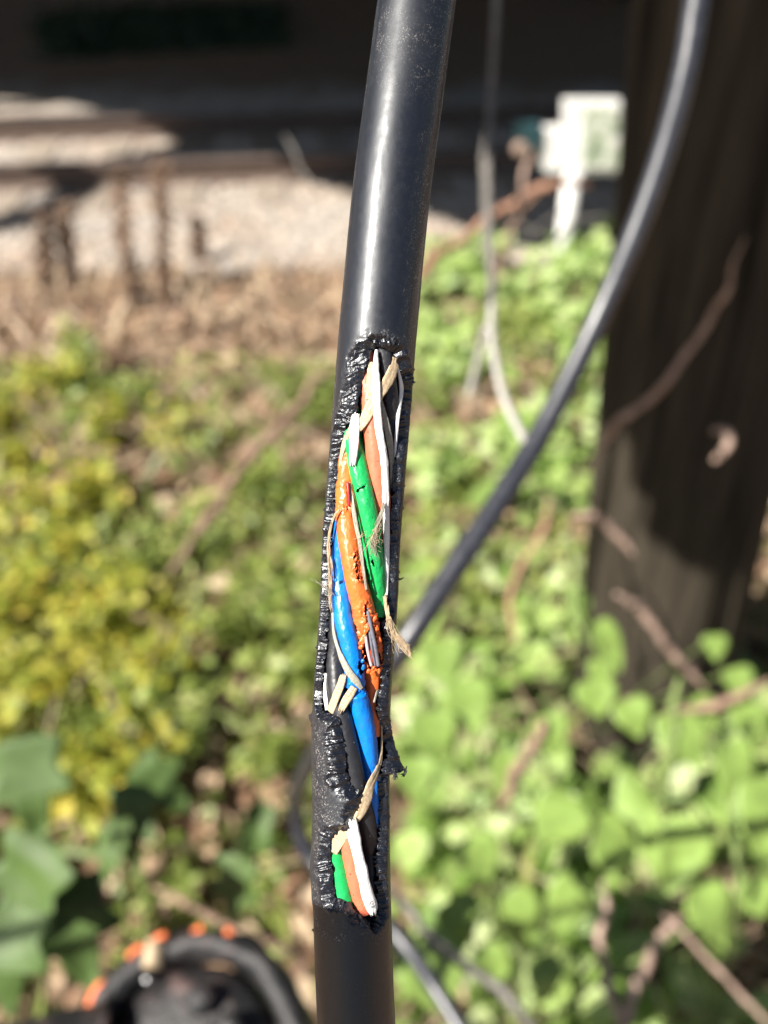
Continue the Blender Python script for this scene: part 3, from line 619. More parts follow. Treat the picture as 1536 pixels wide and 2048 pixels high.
# ------------------------------------------------------------------ leaf geometry
def leaf_shape(kind):
    if kind == 'heart':
        o = [(0, 0), (.22, -.10), (.42, -.02), (.52, .20), (.48, .45), (.33, .70), (.15, .90), (0, 1.08)]
    elif kind == 'lance':
        o = [(0, 0), (.10, .12), (.17, .35), (.15, .6), (.08, .82), (0, 1.0)]
    elif kind == 'blade':
        o = [(0, 0), (.03, .1), (.04, .4), (.03, .75), (0, 1.0)]
    elif kind == 'lobed':
        o = [(0, 0), (.20, -.08), (.42, .02), (.62, -.02), (.56, .18), (.40, .30), (.58, .42), (.70, .62), (.48, .60), (.30, .52), (.26, .72), (.16, .92), (0, 1.12)]
    else:
        o = [(0, 0), (.28, .1), (.38, .4), (.25, .75), (0, .95)]
    n = len(o); mid = [(0, y) for x, y in o]
    v = [(x, y, .18*x*1.0-.12*y*y) for x, y in o]+[(0, y, -.12*y*y) for x, y in o[1:-1]]+[(-x, y, .18*x-.12*y*y) for x, y in o[1:-1]]
    R_ = list(range(n)); Mi = [0]+list(range(n, n+n-2))+[n-1]; L_ = [0]+list(range(2*n-2, 3*n-4))+[n-1]
    f = []
    for k in range(n-1):
        for A, B_ in ((R_, Mi), (Mi, L_)):
            q = []
            for t in (A[k], A[k+1], B_[k+1], B_[k]):
                if t not in q: q.append(t)
            if len(q) >= 3: f.append(tuple(q) if len(q) == 4 else (q[0], q[1], q[2], q[2]))
    return np.array(v, float), f
LS = {k: leaf_shape(k) for k in ('heart', 'lance', 'blade', 'lobed', 'oval')}
def basis(nrm, spin):
    nrm = nrm/np.linalg.norm(nrm, axis=1)[:, None]
    ref = np.stack([np.cos(spin), np.sin(spin), np.zeros(len(spin))], 1)
    y = ref-(ref*nrm).sum(1)[:, None]*nrm; y /= np.linalg.norm(y, axis=1)[:, None]+1e-9
    x = np.cross(y, nrm); return np.stack([x, y, nrm], 1)
def leaves(kind, pos, size, nrm, spin, aspect=1.0):
    v, f = LS[kind]; Bs = basis(nrm, spin); vv = v*np.array([aspect, 1, 1])
    V = pos[:, None]+size[:, None, None]*np.einsum('vk,nkj->nvj', vv, Bs); m = len(v)
    tri = []
    for q in f:
        if q[2] == q[3]: tri.append((q[0], q[1], q[2]))
        else: tri += [(q[0], q[1], q[2]), (q[0], q[2], q[3])]
    tri = np.array(tri); return V.reshape(-1, 3), (tri[None]+m*np.arange(len(pos))[:, None, None]).reshape(-1, 3)
def up_nrm(n, tilt, rg, bias=(-.35, -.3, 1)):
    return np.array(bias)+rg.normal(0, tilt, (n, 3))
def scatter(name, kind, pos, smin, smax, tilt, mat, seed, parent=None, aspect=1.0, bias=(-.35, -.3, 1)):
    rg = np.random.default_rng(seed); n = len(pos)
    V, Fc = leaves(kind, np.asarray(pos), rg.uniform(smin, smax, n), up_nrm(n, tilt, rg, bias), rg.uniform(0, 6.28, n), aspect)
    return mesh_np(name, V, Fc, mat, parent)
def pxpos(n, poly, z0, z1, seed, dens=None):  # points on the ground (and a little above) inside a region of the ground
    rg = np.random.default_rng(seed); poly = np.array(poly, float); out = []
    lo, hi = poly.min(0), poly.max(0)
    g = np.array([G(x, y, 0)[:2] for x, y in poly]); glo, ghi = g.min(0), g.max(0)
    while len(out) < n:
        c = rg.uniform(glo, ghi, (4*n, 2)); ins = np.zeros(len(c), bool)
        for (a, b_) in zip(g, np.roll(g, -1, 0)):
            dy = b_[1]-a[1]; dy = dy if abs(dy) > 1e-9 else 1e-9
            ins ^= ((a[1] > c[:, 1]) != (b_[1] > c[:, 1])) & (c[:, 0] < (b_[0]-a[0])*(c[:, 1]-a[1])/dy+a[0])
        c = c[ins]
        if dens is not None: c = c[rg.random(len(c)) < dens(c[:, 0], c[:, 1])]
        out += list(c)
    c = np.array(out[:n]); z = ground_z(c[:, 0], c[:, 1])+rg.uniform(z0, z1, n)
    return np.c_[c, z]
MAT['leaf_pale'] = leafmat('pale_vine_leaf', [(.13, .22, .04), (.24, .36, .08), (.35, .46, .14), (.45, .52, .24)], .5, .28)
MAT['leaf_mid'] = leafmat('green_weed_leaf', [(.10, .15, .025), (.19, .26, .05), (.29, .36, .08), (.42, .44, .14)], .45, .35)
MAT['leaf_yellow'] = leafmat('yellowing_weed_leaf', [(.18, .21, .03), (.34, .38, .05), (.54, .52, .08), (.76, .60, .10)], .5, .4)
MAT['leaf_big'] = leafmat('lobed_leaf', [(.055, .10, .022), (.085, .145, .03), (.065, .115, .025)], .6, .15)
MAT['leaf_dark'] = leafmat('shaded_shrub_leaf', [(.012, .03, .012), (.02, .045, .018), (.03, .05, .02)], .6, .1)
MAT['leaf_crown'] = leafmat('crown_leaf', [(.03, .06, .015), (.06, .10, .03)], .6, .04)
MAT['dry'] = leafmat('dry_leaf', [(.16, .085, .05), (.30, .18, .11), (.42, .29, .18), (.50, .38, .26)], .7, .1)
MAT['dry_dark'] = leafmat('dry_seed_head', [(.09, .055, .035), (.20, .125, .08), (.30, .20, .13)], .8, .05)
MAT['straw'] = leafmat('dry_straw', [(.24, .16, .10), (.42, .31, .20), (.55, .43, .29)], .6, .15)
MAT['stem_brown'] = simple('brown_twig_bark', (.10, .06, .042), (.34, .22, .15), 40, .7, .5, .002)
MAT['stem_pink'] = simple('dry_vine_bark', (.20, .13, .10), (.46, .33, .26), 40, .7, .5, .002)
MAT['stem_green'] = simple('green_stem_bark', (.10, .16, .04), (.22, .28, .09), 60, .6, .4, .002)
MAT['stem_orange'] = simple('orange_twig_bark', (.24, .12, .075), (.46, .26, .17), 40, .7, .4, .002)
MAT['stem_grey'] = simple('grey_twig_bark', (.09, .085, .075), (.22, .20, .18), 60, .7, .4, .002)

# ------------------------------------------------------------------ litter, dry grass, low cover (uncountable)
full = [(-260, 560), (1800, 560), (1800, 2300), (-260, 2300)]
tag(scatter('leaf_litter', 'oval', pxpos(9000, full, .0, .05, 1), .025, .075, .6, MAT['dry'], 11), 'brown dead leaves covering the soil between the weeds', 'leaf litter', kind='stuff')
dryp = pxpos(6500, [(-200, 560), (1240, 560), (1240, 900), (-200, 1000)], 0, .02, 2)
tag(scatter('dry_grass', 'blade', dryp, .05, .22, .9, MAT['straw'], 12, aspect=1.3, bias=(0, -.9, .25)), 'tan dry grass and straw along the gravel edge', 'dry grass', kind='stuff')
def dleft(x, y): h_ = G(450, 850); return np.clip((fbm(x*3.2+3, y*3.2, 0, 301, 3)-.50)*7, 0, 1)*np.clip((np.hypot((x-h_[0])/1.3, y-h_[1])-.16)*5, .03, 1)
tag(scatter('weed_cover', 'oval', pxpos(9000, [(-260, 790), (600, 770), (880, 700), (1250, 560), (1250, 1200), (800, 2300), (-260, 2300)], .02, .16, 3, dleft), .014, .038, .6, MAT['leaf_mid'], 13), 'low green weeds matted over the ground at left and centre', 'weeds', kind='stuff')
def dright(x, y): return np.clip((fbm(x*4+3, y*4, 0, 311, 3)-.44)*6, 0.03, 1)
tag(scatter('vine_cover', 'heart', pxpos(3800, [(820, 560), (1260, 500), (1260, 1150), (1800, 1500), (1800, 2300), (700, 2300), (840, 1300)], .03, .22, 4, dright), .024, .070, .5, MAT['leaf_pale'], 14), 'pale green heart shaped vine leaves carpeting the right side', 'ground vine', kind='stuff')
tag(scatter('green_grass', 'blade', pxpos(2200, [(-260, 860), (1800, 760), (1800, 2300), (-260, 2300)], .0, .05, 5), .08, .25, .8, MAT['leaf_mid'], 15, aspect=1.2, bias=(0, -.9, .3)), 'green grass blades among the weeds', 'grass', kind='stuff')

# ------------------------------------------------------------------ individual weeds
def weed_meshes(seed, h, nst, leaf, smin, smax, lm, sm, spread=.5, per=26, aspect=1):
    rg = np.random.default_rng(seed); mb = MB(); pos = []
    for k in range(nst):
        a = rg.uniform(0, 6.28); le = rg.uniform(.1, spread)*h; top = np.array([math.cos(a)*le, math.sin(a)*le, h*rg.uniform(.7, 1)])
        pts = np.array([top*t+np.array([0, 0, .25*h*t*(1-t)]) for t in np.linspace(0, 1, 8)])
        mb.tube(pts, np.linspace(.0035, .0012, 8), 6)
        t = rg.uniform(.2, 1, per)
        for q in t:
            c = top*q+np.array([0, 0, .25*h*q*(1-q)])+rg.normal(0, .022, 3); pos.append(c)
    V, Fc = leaves(leaf, np.array(pos), rg.uniform(smin, smax, len(pos)), up_nrm(len(pos), .55, rg), rg.uniform(0, 6.28, len(pos)), aspect)
    return mb, V, Fc, lm, sm
def make_weed(name, args, label, cat, group, loc):
    mb, V, Fc, lm, sm = weed_meshes(*args)
    t = thing(name, loc, label, cat, group)
    o1 = mesh_np('foliage', V, Fc, lm, None, loc=np.zeros(3)); o1.parent = t
    o2 = mb.build('stem', sm, None, loc=np.zeros(3)); o2.parent = t
    return t
def dup(root, loc, rz, sc, label=None, group=None):
    r = root.copy(); COL.objects.link(r); r.location = tuple(loc); r.rotation_euler = (0, 0, rz); r.scale = (sc, sc, sc)
    if label: r['label'] = label
    if group: r['group'] = group
    for c in root.children:
        d = c.copy(); COL.objects.link(d); d.parent = r
    return r
def gloc(px, py):
    g = G(px, py, 0); return np.array([g[0], g[1], float(ground_z(g[0], g[1]))])
yel = [(110, 700), (20, 740), (210, 770), (370, 790), (40, 820), (90, 960), (190, 1010), (30, 1130), (210, 1190), (120, 1290), (250, 1330), (60, 1400), (170, 1120), (-30, 1000), (290, 1100), (330, 1240), (20, 1270), (240, 1480), (130, 1500), (230, 900)]
w0 = None
for k, (x, y) in enumerate(yel):
    lb = 'yellow green small leaved weed in the sunny patch at the left'
    lc = gloc(x, y+140)
    if w0 is None: w0 = make_weed('yellow_weed', (31, .24, 8, 'oval', .02, .042, MAT['leaf_yellow'], MAT['stem_green'], .6, 30), lb, 'weed', 'yellow green weeds at the left', lc)
    else: dup(w0, lc, k*2.4, rng.uniform(.7, 1.1))
grn = [(165, 680), (290, 740), (600, 720), (480, 1190), (420, 1010), (560, 930), (560, 1120), (590, 1280), (360, 1400), (560, 1450), (900, 900), (880, 1100), (950, 1150), (1100, 700), (1170, 620), (1060, 620), (880, 1280), (620, 760)]
w1 = None
for k, (x, y) in enumerate(grn):
    lb = 'bushy green weed with small leaves in the sunlit undergrowth'
    lc = gloc(x, y+110)
    if w1 is None: w1 = make_weed('green_weed', (32, .26, 8, 'lance', .03, .06, MAT['leaf_mid'], MAT['stem_green'], .6, 24, 1.4), lb, 'weed', 'green weeds in the undergrowth', lc)
    else: dup(w1, lc, k*1.7, rng.uniform(.6, 1.05))
# dry seed stalks standing before the gravel
def dry_stalk(px, pyb, pyt, dx, label, seed, thick=.008):
    rg = np.random.default_rng(seed); b_ = gloc(px, pyb); dep = float((CO-b_) @ CB)*1.0
    dep = -float((b_-CO) @ (CB)); top = P(px+dx, pyt, dep*.98)
    t = thing('dry_seed_stalk', b_, label, 'dead plant', 'dry stalks in front of the gravel')
    mb = MB(); pts = np.array([b_+(top-b_)*q+np.array([.02*math.sin(q*5+seed), 0, 0]) for q in np.linspace(0, 1, 10)]); mb.tube(pts, np.linspace(thick, thick*.4, 10), 7)
    for k in range(9):
        q = rg.uniform(.3, .95); c = b_+(top-b_)*q; e = c+np.array([rg.normal(0, .06), rg.normal(0, .03), rg.uniform(.03, .10)])
        mb.tube([c, (c+e)/2+rg.normal(0, .006, 3), e], [.003, .0025, .0015], 5)
    mb.build('stem', MAT['stem_brown'], t)
    n = 300; q = rg.uniform(.1, 1, n); pos = b_+(top-b_)*q[:, None]+rg.normal(0, .015, (n, 3))*np.array([1, 1, 1.2])
    scatter('seed_heads', 'oval', pos, .02, .045, .9, MAT['dry_dark'], seed, t, bias=(0, -.6, .5))
dry_stalk(262, 640, 345, -22, 'tall dry brown stalk, left one of the close pair before the gravel', 1)
dry_stalk(330, 640, 320, -10, 'tall dry brown stalk, right one of the close pair before the gravel', 2)
dry_stalk(95, 600, 430, -10, 'short dry brown stalk at the far left before the gravel', 3)
dry_stalk(140, 590, 410, -12, 'dry brown stalk a little left of the tall pair', 4)
dry_stalk(400, 520, 440, -6, 'lowest dry stalk, alone right of the tall pair', 5)

# ------------------------------------------------------------------ single leaves near enough to tell apart
def leaf_obj(name, kind, px, py, depth, wpx, hpx, ang, mat, parent, tilt=(0, 0), label=None, sun=.6):
    """a leaf whose blade spans about wpx x hpx photo pixels when seen from the front; ang = direction of the tip (deg, 0 = down)"""
    v, f = LS[kind]; c = P(px, py, depth); k = depth/F
    vv = v.copy(); hx = vv[:, 0].max()-vv[:, 0].min(); hy = vv[:, 1].max()-vv[:, 1].min()
    vv = (vv-np.array([0, .45*hy, 0]))*np.array([wpx*k/hx, hpx*k/hy, hpx*k/hy])
    a = R(ang); yv = -CU*math.cos(a)+CX*math.sin(a); nv = CB*1.0+tilt[0]*CX+tilt[1]*CU; nv = nv/np.linalg.norm(nv)
    yv = yv-(yv @ nv)*nv; yv /= np.linalg.norm(yv); xv = np.cross(yv, nv)
    W = c+vv[:, :1]*xv+vv[:, 1:2]*yv+vv[:, 2:3]*nv
    W = W+nv*((fbm(vv[:, 0]/wpx/k*3+px, vv[:, 1]/hpx/k*3+py, 0, 7, 2)-.5)*hpx*k*.28)[:, None]
    mb = MB(); mb.add(W, [tuple(dict.fromkeys(q)) for q in f]); o = mb.build(name, mat, parent)
    md = o.modifiers.new('smooth', 'SUBSURF'); md.levels = 1; md.render_levels = 2
    so_ = o.modifiers.new('thick', 'SOLIDIFY'); so_.thickness = .0006
    if label: o['label'] = label
    return c-vv[:, 1].max()*yv*.9
def stem_to(mb, a, b_, r=.0016, sag=.02):
    a = np.array(a); b_ = np.array(b_); m_ = (a+b_)/2+np.array([0, 0, sag]); mb.tube(spline([a, m_, b_], n=5), r, 6)
def leafy_plant(name, root_px, leaflist, kind, mat, label, cat, group=None, stemr=.003, leafname='leaf', stemmat='stem_green'):
    b_ = gloc(*root_px); t = thing(name, b_, label, cat, group); mb = MB()
    hub = None
    for k, (px, py, dep, wp, hp, ang, tx, ty) in enumerate(leaflist):
        e = leaf_obj(leafname, kind, px, py, dep, wp, hp, ang, mat, t, (tx, ty))
        stem_to(mb, b_+np.array([0, 0, .05]), e, .0016)
    mb.tube([b_-np.array([0, 0, .02]), b_+np.array([0, 0, .06])], stemr, 8); mb.build('stem', MAT[stemmat], t)
    return t
# big lobed leaves, lower left
leafy_plant('lobed_leaf_plant', (60, 2500), [(62, 1585, .72, 190, 230, 10, .1, .2), (40, 1800, .66, 220, 250, -25, -.2, .3), (150, 1880, .68, 210, 240, 20, .2, .4), (20, 1930, .60, 190, 220, 0, .0, .3)],
            'lobed', MAT['leaf_big'], 'plant with the biggest lobed green leaves, at the lower left edge', 'plant', 'lobed leaf plants')
leafy_plant('lobed_leaf_plant', (330, 2300), [(262, 1665, .80, 130, 190, -5, -.2, .2), (325, 1580, .86, 150, 150, 60, .3, .6), (215, 1720, .78, 90, 120, -15, -.4, .2)],
            'lobed', MAT['leaf_big'], 'plant with three lobed green leaves, above the black splice case', 'plant', 'lobed leaf plants')
leafy_plant('lobed_leaf_plant', (520, 2300), [(470, 1790, .78, 110, 170, -10, -.2, .1), (505, 1690, .80, 80, 170, -15, .4, .1)],
            'lobed', MAT['leaf_big'], 'plant with two lobed green leaves, left of the damaged cable', 'plant', 'lobed leaf plants')
# heart leaves, lower right
H1 = [(1130, 1820, 1.02, 98, 140, -22, .0, .1), (965, 1722, 1.04, 100, 105, 20, .1, .2), (1110, 1645, 1.10, 130, 120, -40, .1, .2), (1035, 1690, 1.12, 60, 80, 10, .2, .0), (1040, 1850, 1.08, 90, 150, 5, -.2, .1), (925, 1840, 1.05, 100, 90, 30, .1, .3), (985, 1960, 1.0, 90, 140, 10, .2, .1), (870, 1960, .98, 150, 180, 20, .1, .3), (1090, 1965, 1.02, 80, 100, 0, .2, .2)]
H2 = [(1360, 1725, .95, 110, 175, -15, .0, .1), (1310, 1700, 1.0, 60, 150, 10, -.5, .1), (1425, 1850, .98, 110, 170, 15, .2, .1), (1262, 1605, 1.05, 140, 80, -65, .1, .5), (1480, 1560, 1.02, 100, 150, 10, .3, .2), (1240, 1690, 1.1, 120, 110, 70, .2, .4), (1530, 1660, .95, 110, 200, 5, .3, .2), (1380, 1490, 1.15, 110, 110, 20, .1, .4), (1515, 1800, .98, 90, 90, 10, .1, .4)]
H3 = [(1105, 1475, 1.2, 85, 95, 15, .1, .2), (940, 1420, 1.25, 110, 120, 10, .1, .3), (1010, 1550, 1.2, 80, 90, -20, .2, .2), (870, 1480, 1.22, 110, 110, 10, .2, .3), (865, 1600, 1.15, 80, 80, 30, .1, .2), (1195, 1400, 1.25, 90, 80, 10, .1, .4), (890, 1330, 1.3, 90, 90, 15, .1, .3), (830, 1560, 1.15, 90, 90, 0, .1, .3)]
H4 = [(1222, 1300, 1.22, 62, 125, 28, .3, .2), (1430, 1300, 1.3, 60, 60, 0, .1, .2), (1160, 1220, 1.35, 60, 70, 20, .2, .2), (1010, 1150, 1.5, 50, 60, 15, .2, .2), (975, 1000, 1.6, 55, 60, 0, .1, .2), (1130, 1010, 1.5, 45, 60, 0, .1, .2), (1270, 1440, 1.2, 85, 85, 15, .1, .4), (1340, 1475, 1.18, 80, 80, -20, .1, .4), (1410, 1430, 1.25, 75, 75, 30, .1, .4), (1480, 1370, 1.3, 75, 70, 10, .1, .4), (1200, 1350, 1.3, 60, 60, -10, .1, .3), (1500, 1450, 1.2, 85, 80, 10, .1, .4)]
leafy_plant('heart_leaf_vine', (1040, 2150), H1, 'heart', MAT['leaf_pale'], 'vine with pale heart shaped leaves just right of the cable foot', 'vine', 'heart leaf vines')
leafy_plant('heart_leaf_vine', (1400, 2100), H2, 'heart', MAT['leaf_pale'], 'vine with the largest pale heart leaves in the lower right corner', 'vine', 'heart leaf vines')
leafy_plant('heart_leaf_vine', (980, 1700), H3, 'heart', MAT['leaf_pale'], 'vine with smaller blurred heart leaves below the hanging black cable', 'vine', 'heart leaf vines')
leafy_plant('heart_leaf_vine', (1180, 1500), H4, 'heart', MAT['leaf_pale'], 'thin vine with one bright green leaf before the pole foot', 'vine', 'heart leaf vines')

# ------------------------------------------------------------------ wooden pole
def pole():
    base = P(1295, 1445, 1.98); base[2] = -.1; yb = base[1]
    top = np.array([base[0]-.33, base[1]+.05, 4.5])
    t = thing('wooden_pole', base, 'thick dark wooden utility pole behind the hanging cable at the right', 'utility pole')
    n, s_ = 140, 96; tt = np.linspace(0, 1, n); th = np.linspace(0, 2*np.pi, s_, endpoint=False)
    c = base+(top-base)*tt[:, None]; r = .172-.02*tt[:, None]+0*th[None]
    r = r-.03*np.maximum(0, vn(th[None]*9, tt[:, None]*3, 0, 71)-.66)/.28*1.2-.006*(fbm(np.cos(th)[None]*6+9, np.sin(th)[None]*6+9, tt[:, None]*5, 72, 3))
    for a0, dpt, wdt in ((-1.12, .026, .05), (-2.2, .012, .03), (-.4, .015, .03)):
        dd = np.angle(np.exp(1j*(th[None]-a0-.12*(vn(tt[:, None]*6, 0, 0, 75)-.5)))); r = r-dpt*np.exp(-(dd/wdt)**2)
    V = np.stack([c[:, None, 0]+r*np.cos(th), c[:, None, 1]+r*np.sin(th), c[:, None, 2]+0*r], -1).reshape(-1, 3)
    i, j = np.meshgrid(np.arange(n-1), np.arange(s_), indexing='ij'); j2 = (j+1) % s_
    f = np.stack([i*s_+j, i*s_+j2, (i+1)*s_+j2, (i+1)*s_+j], -1).reshape(-1, 4)
    m, nn, b = new_mat('creosoted_wood'); mp = nn.nodes.new('ShaderNodeMapping'); nn.links.new(tc(nn), mp.inputs[0]); mp.inputs['Scale'].default_value = (45, 45, 3)
    x = noise(nn, 1, 5, .6, mp.outputs[0]); rr_ = ramp(nn, x.outputs[0], [(.3, (.018, .015, .011)), (.7, (.075, .063, .047))]); nn.links.new(rr_.outputs[0], b.inputs['Base Color'])
    b.inputs['Roughness'].default_value = .85; b.inputs['Specular IOR Level'].default_value = .1; bump(nn, x.outputs[0], .5, .006, b)
    mesh_np('pole_shaft', V, f, m, t)
    return base, top
PB, PT = pole()
# bent staple and small nail on the pole
def strand_thing(name, pts, rad, mat, label, cat, group=None, wob=.15, seg=8, step=.01):
    p = spline(pts, n=8); mb = MB(); mb.tube(p, np.interp(np.linspace(0, 1, len(p)), np.linspace(0, 1, len(np.atleast_1d(rad))), np.atleast_1d(rad)), seg, wob=wob, seed=len(name))
    o = mb.build(name, mat, loc=p[-1]); return tag(o, label, cat, group)
strand_thing('curled_tendril', [P(1425, 862, 1.15), P(1450, 862, 1.14), P(1458, 885, 1.13), P(1445, 905, 1.13), P(1428, 922, 1.14)], [.0045, .006, .006, .004], MAT['stem_pink'], 'small curled dry tendril hooked before the dark pole', 'tendril')

# ------------------------------------------------------------------ cables, twine
def sm_cable_mat():
    m, n, b = new_mat('black_cable_jacket'); b.inputs['Specular IOR Level'].default_value = .9
    x = noise(n, 300, 5, .7); y_ = ramp(n, x.outputs[0], [(.35, (.012, .013, .019)), (.6, (.03, .032, .042)), (.75, (.09, .085, .085))]); n.links.new(y_.outputs[0], b.inputs['Base Color']); n.links.new(math_(n, 'ADD', .22, math_(n, 'MULTIPLY', x.outputs[0], .36)), b.inputs['Roughness'])
    bump(n, x.outputs[0], .15, .0005, b); return m
MAT['cable2'] = sm_cable_mat()
hp = [P(1430, -250, .388), P(1400, -60, .408), P(1390, 20, .414), P(1368, 150, .422), P(1325, 310, .434), P(1268, 470, .446), P(1190, 650, .458), P(1090, 850, .456), P(1000, 1000, .442), P(900, 1150, .428), P(800, 1300, .42), P(700, 1420, .45), P(625, 1520, .54), P(592, 1600, .66), P(612, 1700, .68), P(690, 1780, .66), P(790, 1865, .62), P(870, 1975, .60), P(930, 2070, .58), P(1010, 2200, .56)]
p = spline(hp, n=14); mb = MB(); mb.tube(p, .0062, 20); tag(mb.build('hanging_cable', MAT['cable2'], loc=p[0]), 'smooth unbroken black cable sweeping down in a curve across the pole', 'cable')
tw = thing('twine', P(1055, 885, .452), 'pale twisted twine tied to the hanging black cable', 'twine')
def twisted(pts, r, name, parent):
    p = spline(pts, n=30); T = np.gradient(p, axis=0); T /= np.linalg.norm(T, axis=1)[:, None]; A = np.cross(T, CB); A /= np.linalg.norm(A, axis=1)[:, None]; B_ = np.cross(T, A)
    s_ = np.concatenate([[0], np.cumsum(np.linalg.norm(np.diff(p, axis=0), axis=1))]); mb = MB()
    for k in range(3):
        ph_ = s_/(r*7)*2*np.pi+k*2.094; mb.tube(p+r*.55*(np.cos(ph_)[:, None]*A+np.sin(ph_)[:, None]*B_), r*.62, 6)
    return mb.build(name, MAT['rope'], parent)
MAT['rope'] = simple('white_twine_fibre', (.26, .25, .22), (.60, .58, .53), 300, .7, .4, .0005)
twisted([P(985, 610, .62), P(983, 660, .60), P(995, 740, .56), P(1015, 810, .52), P(1056, 890, .45)], .0026, 'twisted_strand', tw)
twisted([P(972, 655, .62), P(958, 710, .64), P(938, 790, .66)], .0024, 'loose_end', tw)
mb = MB(); mb.tube(spline([P(1000, -120, .75), P(990, 60, .75), P(982, 200, .75), P(976, 330, .72), P(980, 480, .68), P(984, 620, .62)], n=10), np.linspace(.003, .0034, 51), 8); mb.build('grey_lead', MAT['stem_grey'], tw)

# ------------------------------------------------------------------ twigs and vines
def D_(l, d0, d1):
    return [P(x, y, d0+(d1-d0)*k/(len(l)-1)) for k, (x, y) in enumerate(l)]
TW = [
 ('dry_vine', D_([(1496, 470), (1455, 570), (1420, 645), (1358, 730), (1305, 800), (1240, 842), (1215, 885), (1150, 950)], .95, 1.2), [.0035, .0055, .0075, .006], 'stem_pink', 'dry pinkish vine curving up across the pole to the right', 'vine'),
 ('dry_vine', D_([(1150, 1030), (1195, 1035), (1225, 1060), (1262, 1110)], 1.15, 1.2), [.007, .008, .0075], 'stem_pink', 'short dry vine stub across the lit patch of the pole', 'vine'),
 ('dry_vine', D_([(1230, 1188), (1275, 1215), (1330, 1285), (1365, 1325), (1410, 1375)], 1.1, 1.2), [.008, .0085, .008], 'stem_pink', 'thick dry vine piece slanting down before the pole foot', 'vine'),
 ('brown_twig', D_([(690, 720), (600, 800), (520, 890), (450, 985), (395, 1070), (335, 1150)], 1.5, 1.25), [.007, .012, .013, .011, .012, .008], 'stem_brown', 'long brown twig slanting through the weeds left of the cable', 'twig'),
 ('bent_branch', D_([(1185, 370), (1120, 372), (1065, 385), (1030, 415), (960, 450), (880, 515), (820, 570), (740, 650)], 2.1, 1.8), [.016, .017, .016, .014, .015, .017], 'stem_orange', 'bent reddish branch just below the white panel', 'branch'),
 ('brown_twig', D_([(1080, 385), (1030, 440), (1000, 520), (985, 640)], 2.0, 1.8), [.008, .008, .006], 'stem_brown', 'thin brown twig forking down from the bent branch', 'twig'),
 ('brown_twig', D_([(1010, 430), (1080, 470), (1110, 480), (1150, 440), (1230, 435)], 2.1, 2.2), [.007, .007, .006], 'stem_grey', 'grey kinked twig below the bent branch', 'twig'),
 ('brown_twig', D_([(1040, 480), (1090, 445), (1130, 420)], 2.2, 2.3), [.006, .006], 'stem_grey', 'small grey twig near the white post', 'twig'),
 ('upright_twig', D_([(975, 260), (968, 350), (975, 430), (965, 520)], 1.7, 1.7), [.006, .010, .008], 'stem_grey', 'upright grey twig with a knot, right of the cable', 'twig'),
 ('upright_twig', D_([(1062, 300), (1048, 340), (1040, 400), (1045, 430)], 1.8, 1.8), [.006, .009, .009], 'stem_pink', 'short upright pale twig left of the white panel', 'twig'),
 ('brown_twig', D_([(570, 270), (600, 330), (640, 390)], 1.3, 1.3), [.003, .004, .003], 'stem_grey', 'thin grey twig over the dark shade left of the cable', 'twig'),
 ('orange_stem', D_([(1095, 1000), (1085, 1060), (1040, 1130), (1020, 1200), (1035, 1290)], 1.35, 1.3), [.005, .006, .006], 'stem_orange', 'yellowish stem arching through the leaves left of the pole', 'stem'),
 ('green_vine', D_([(1130, 1060), (1150, 1130), (1150, 1230), (1180, 1290)], 1.35, 1.3), [.005, .006, .004], 'stem_green', 'green stem rising beside the pole edge', 'stem'),
 ('green_vine', D_([(1360, 1360), (1345, 1440), (1335, 1540), (1325, 1620)], 1.0, 1.05), [.007, .009, .009], 'stem_green', 'dark upright green stem in the lower right leaves', 'stem'),
 ('green_vine', D_([(1475, 1600), (1470, 1700), (1478, 1800)], .95, .95), [.006, .006], 'stem_green', 'thin yellow green stem at the lower right edge', 'stem'),
 ('dry_vine', D_([(1208, 1760), (1205, 1860), (1215, 1950), (1240, 2070)], .95, .9), [.006, .007, .0075], 'stem_pink', 'straight dry vine rising in the bottom right foliage', 'vine'),
 ('dry_vine', D_([(1355, 1830), (1310, 1895), (1280, 1960), (1255, 2070)], .95, .9), [.008, .007, .0085], 'stem_pink', 'reddish dry vine leaning right near the bottom edge', 'vine'),
 ('dry_vine', D_([(1330, 1830), (1400, 1900), (1480, 1990), (1560, 2060)], .95, .9), [.004, .0045], 'stem_pink', 'thin dry vine running to the bottom right corner', 'vine'),
 ('dry_vine', D_([(1090, 2050), (1180, 1975), (1300, 1910), (1380, 1850)], .9, .95), [.0035, .004], 'stem_green', 'thin greenish tendril rising across the bottom right', 'vine'),
 ('dark_vine', D_([(770, 1770), (850, 1860), (930, 1930), (1010, 1990), (1080, 2070)], .75, .7), [.006, .0065], 'stem_grey', 'dark grey vine slanting down right of the cable foot', 'vine'),
 ('brown_twig', D_([(300, 1770), (360, 1800), (430, 1840), (560, 1890), (620, 1950)], 1.0, .95), [.006, .007, .006], 'stem_brown', 'brown twig lying behind the black splice case', 'twig'),
 ('brown_twig', D_([(1080, 1440), (1060, 1500), (1020, 1570), (1000, 1610)], 1.2, 1.2), [.012, .012, .009], 'stem_brown', 'broad brown dead stem among the heart leaves', 'twig'),
 ('brown_twig', D_([(1536, 1360), (1450, 1400), (1330, 1430), (1250, 1400), (1170, 1390)], 1.2, 1.3), [.010, .009, .008], 'stem_brown', 'brown twig lying across the foot of the pole', 'twig'),
 ('green_vine', D_([(350, 1350), (400, 1180), (440, 1050)], 1.15, 1.2), [.003, .003], 'stem_green', 'thin green stalk leaning in the weeds at left centre', 'stem'),
]
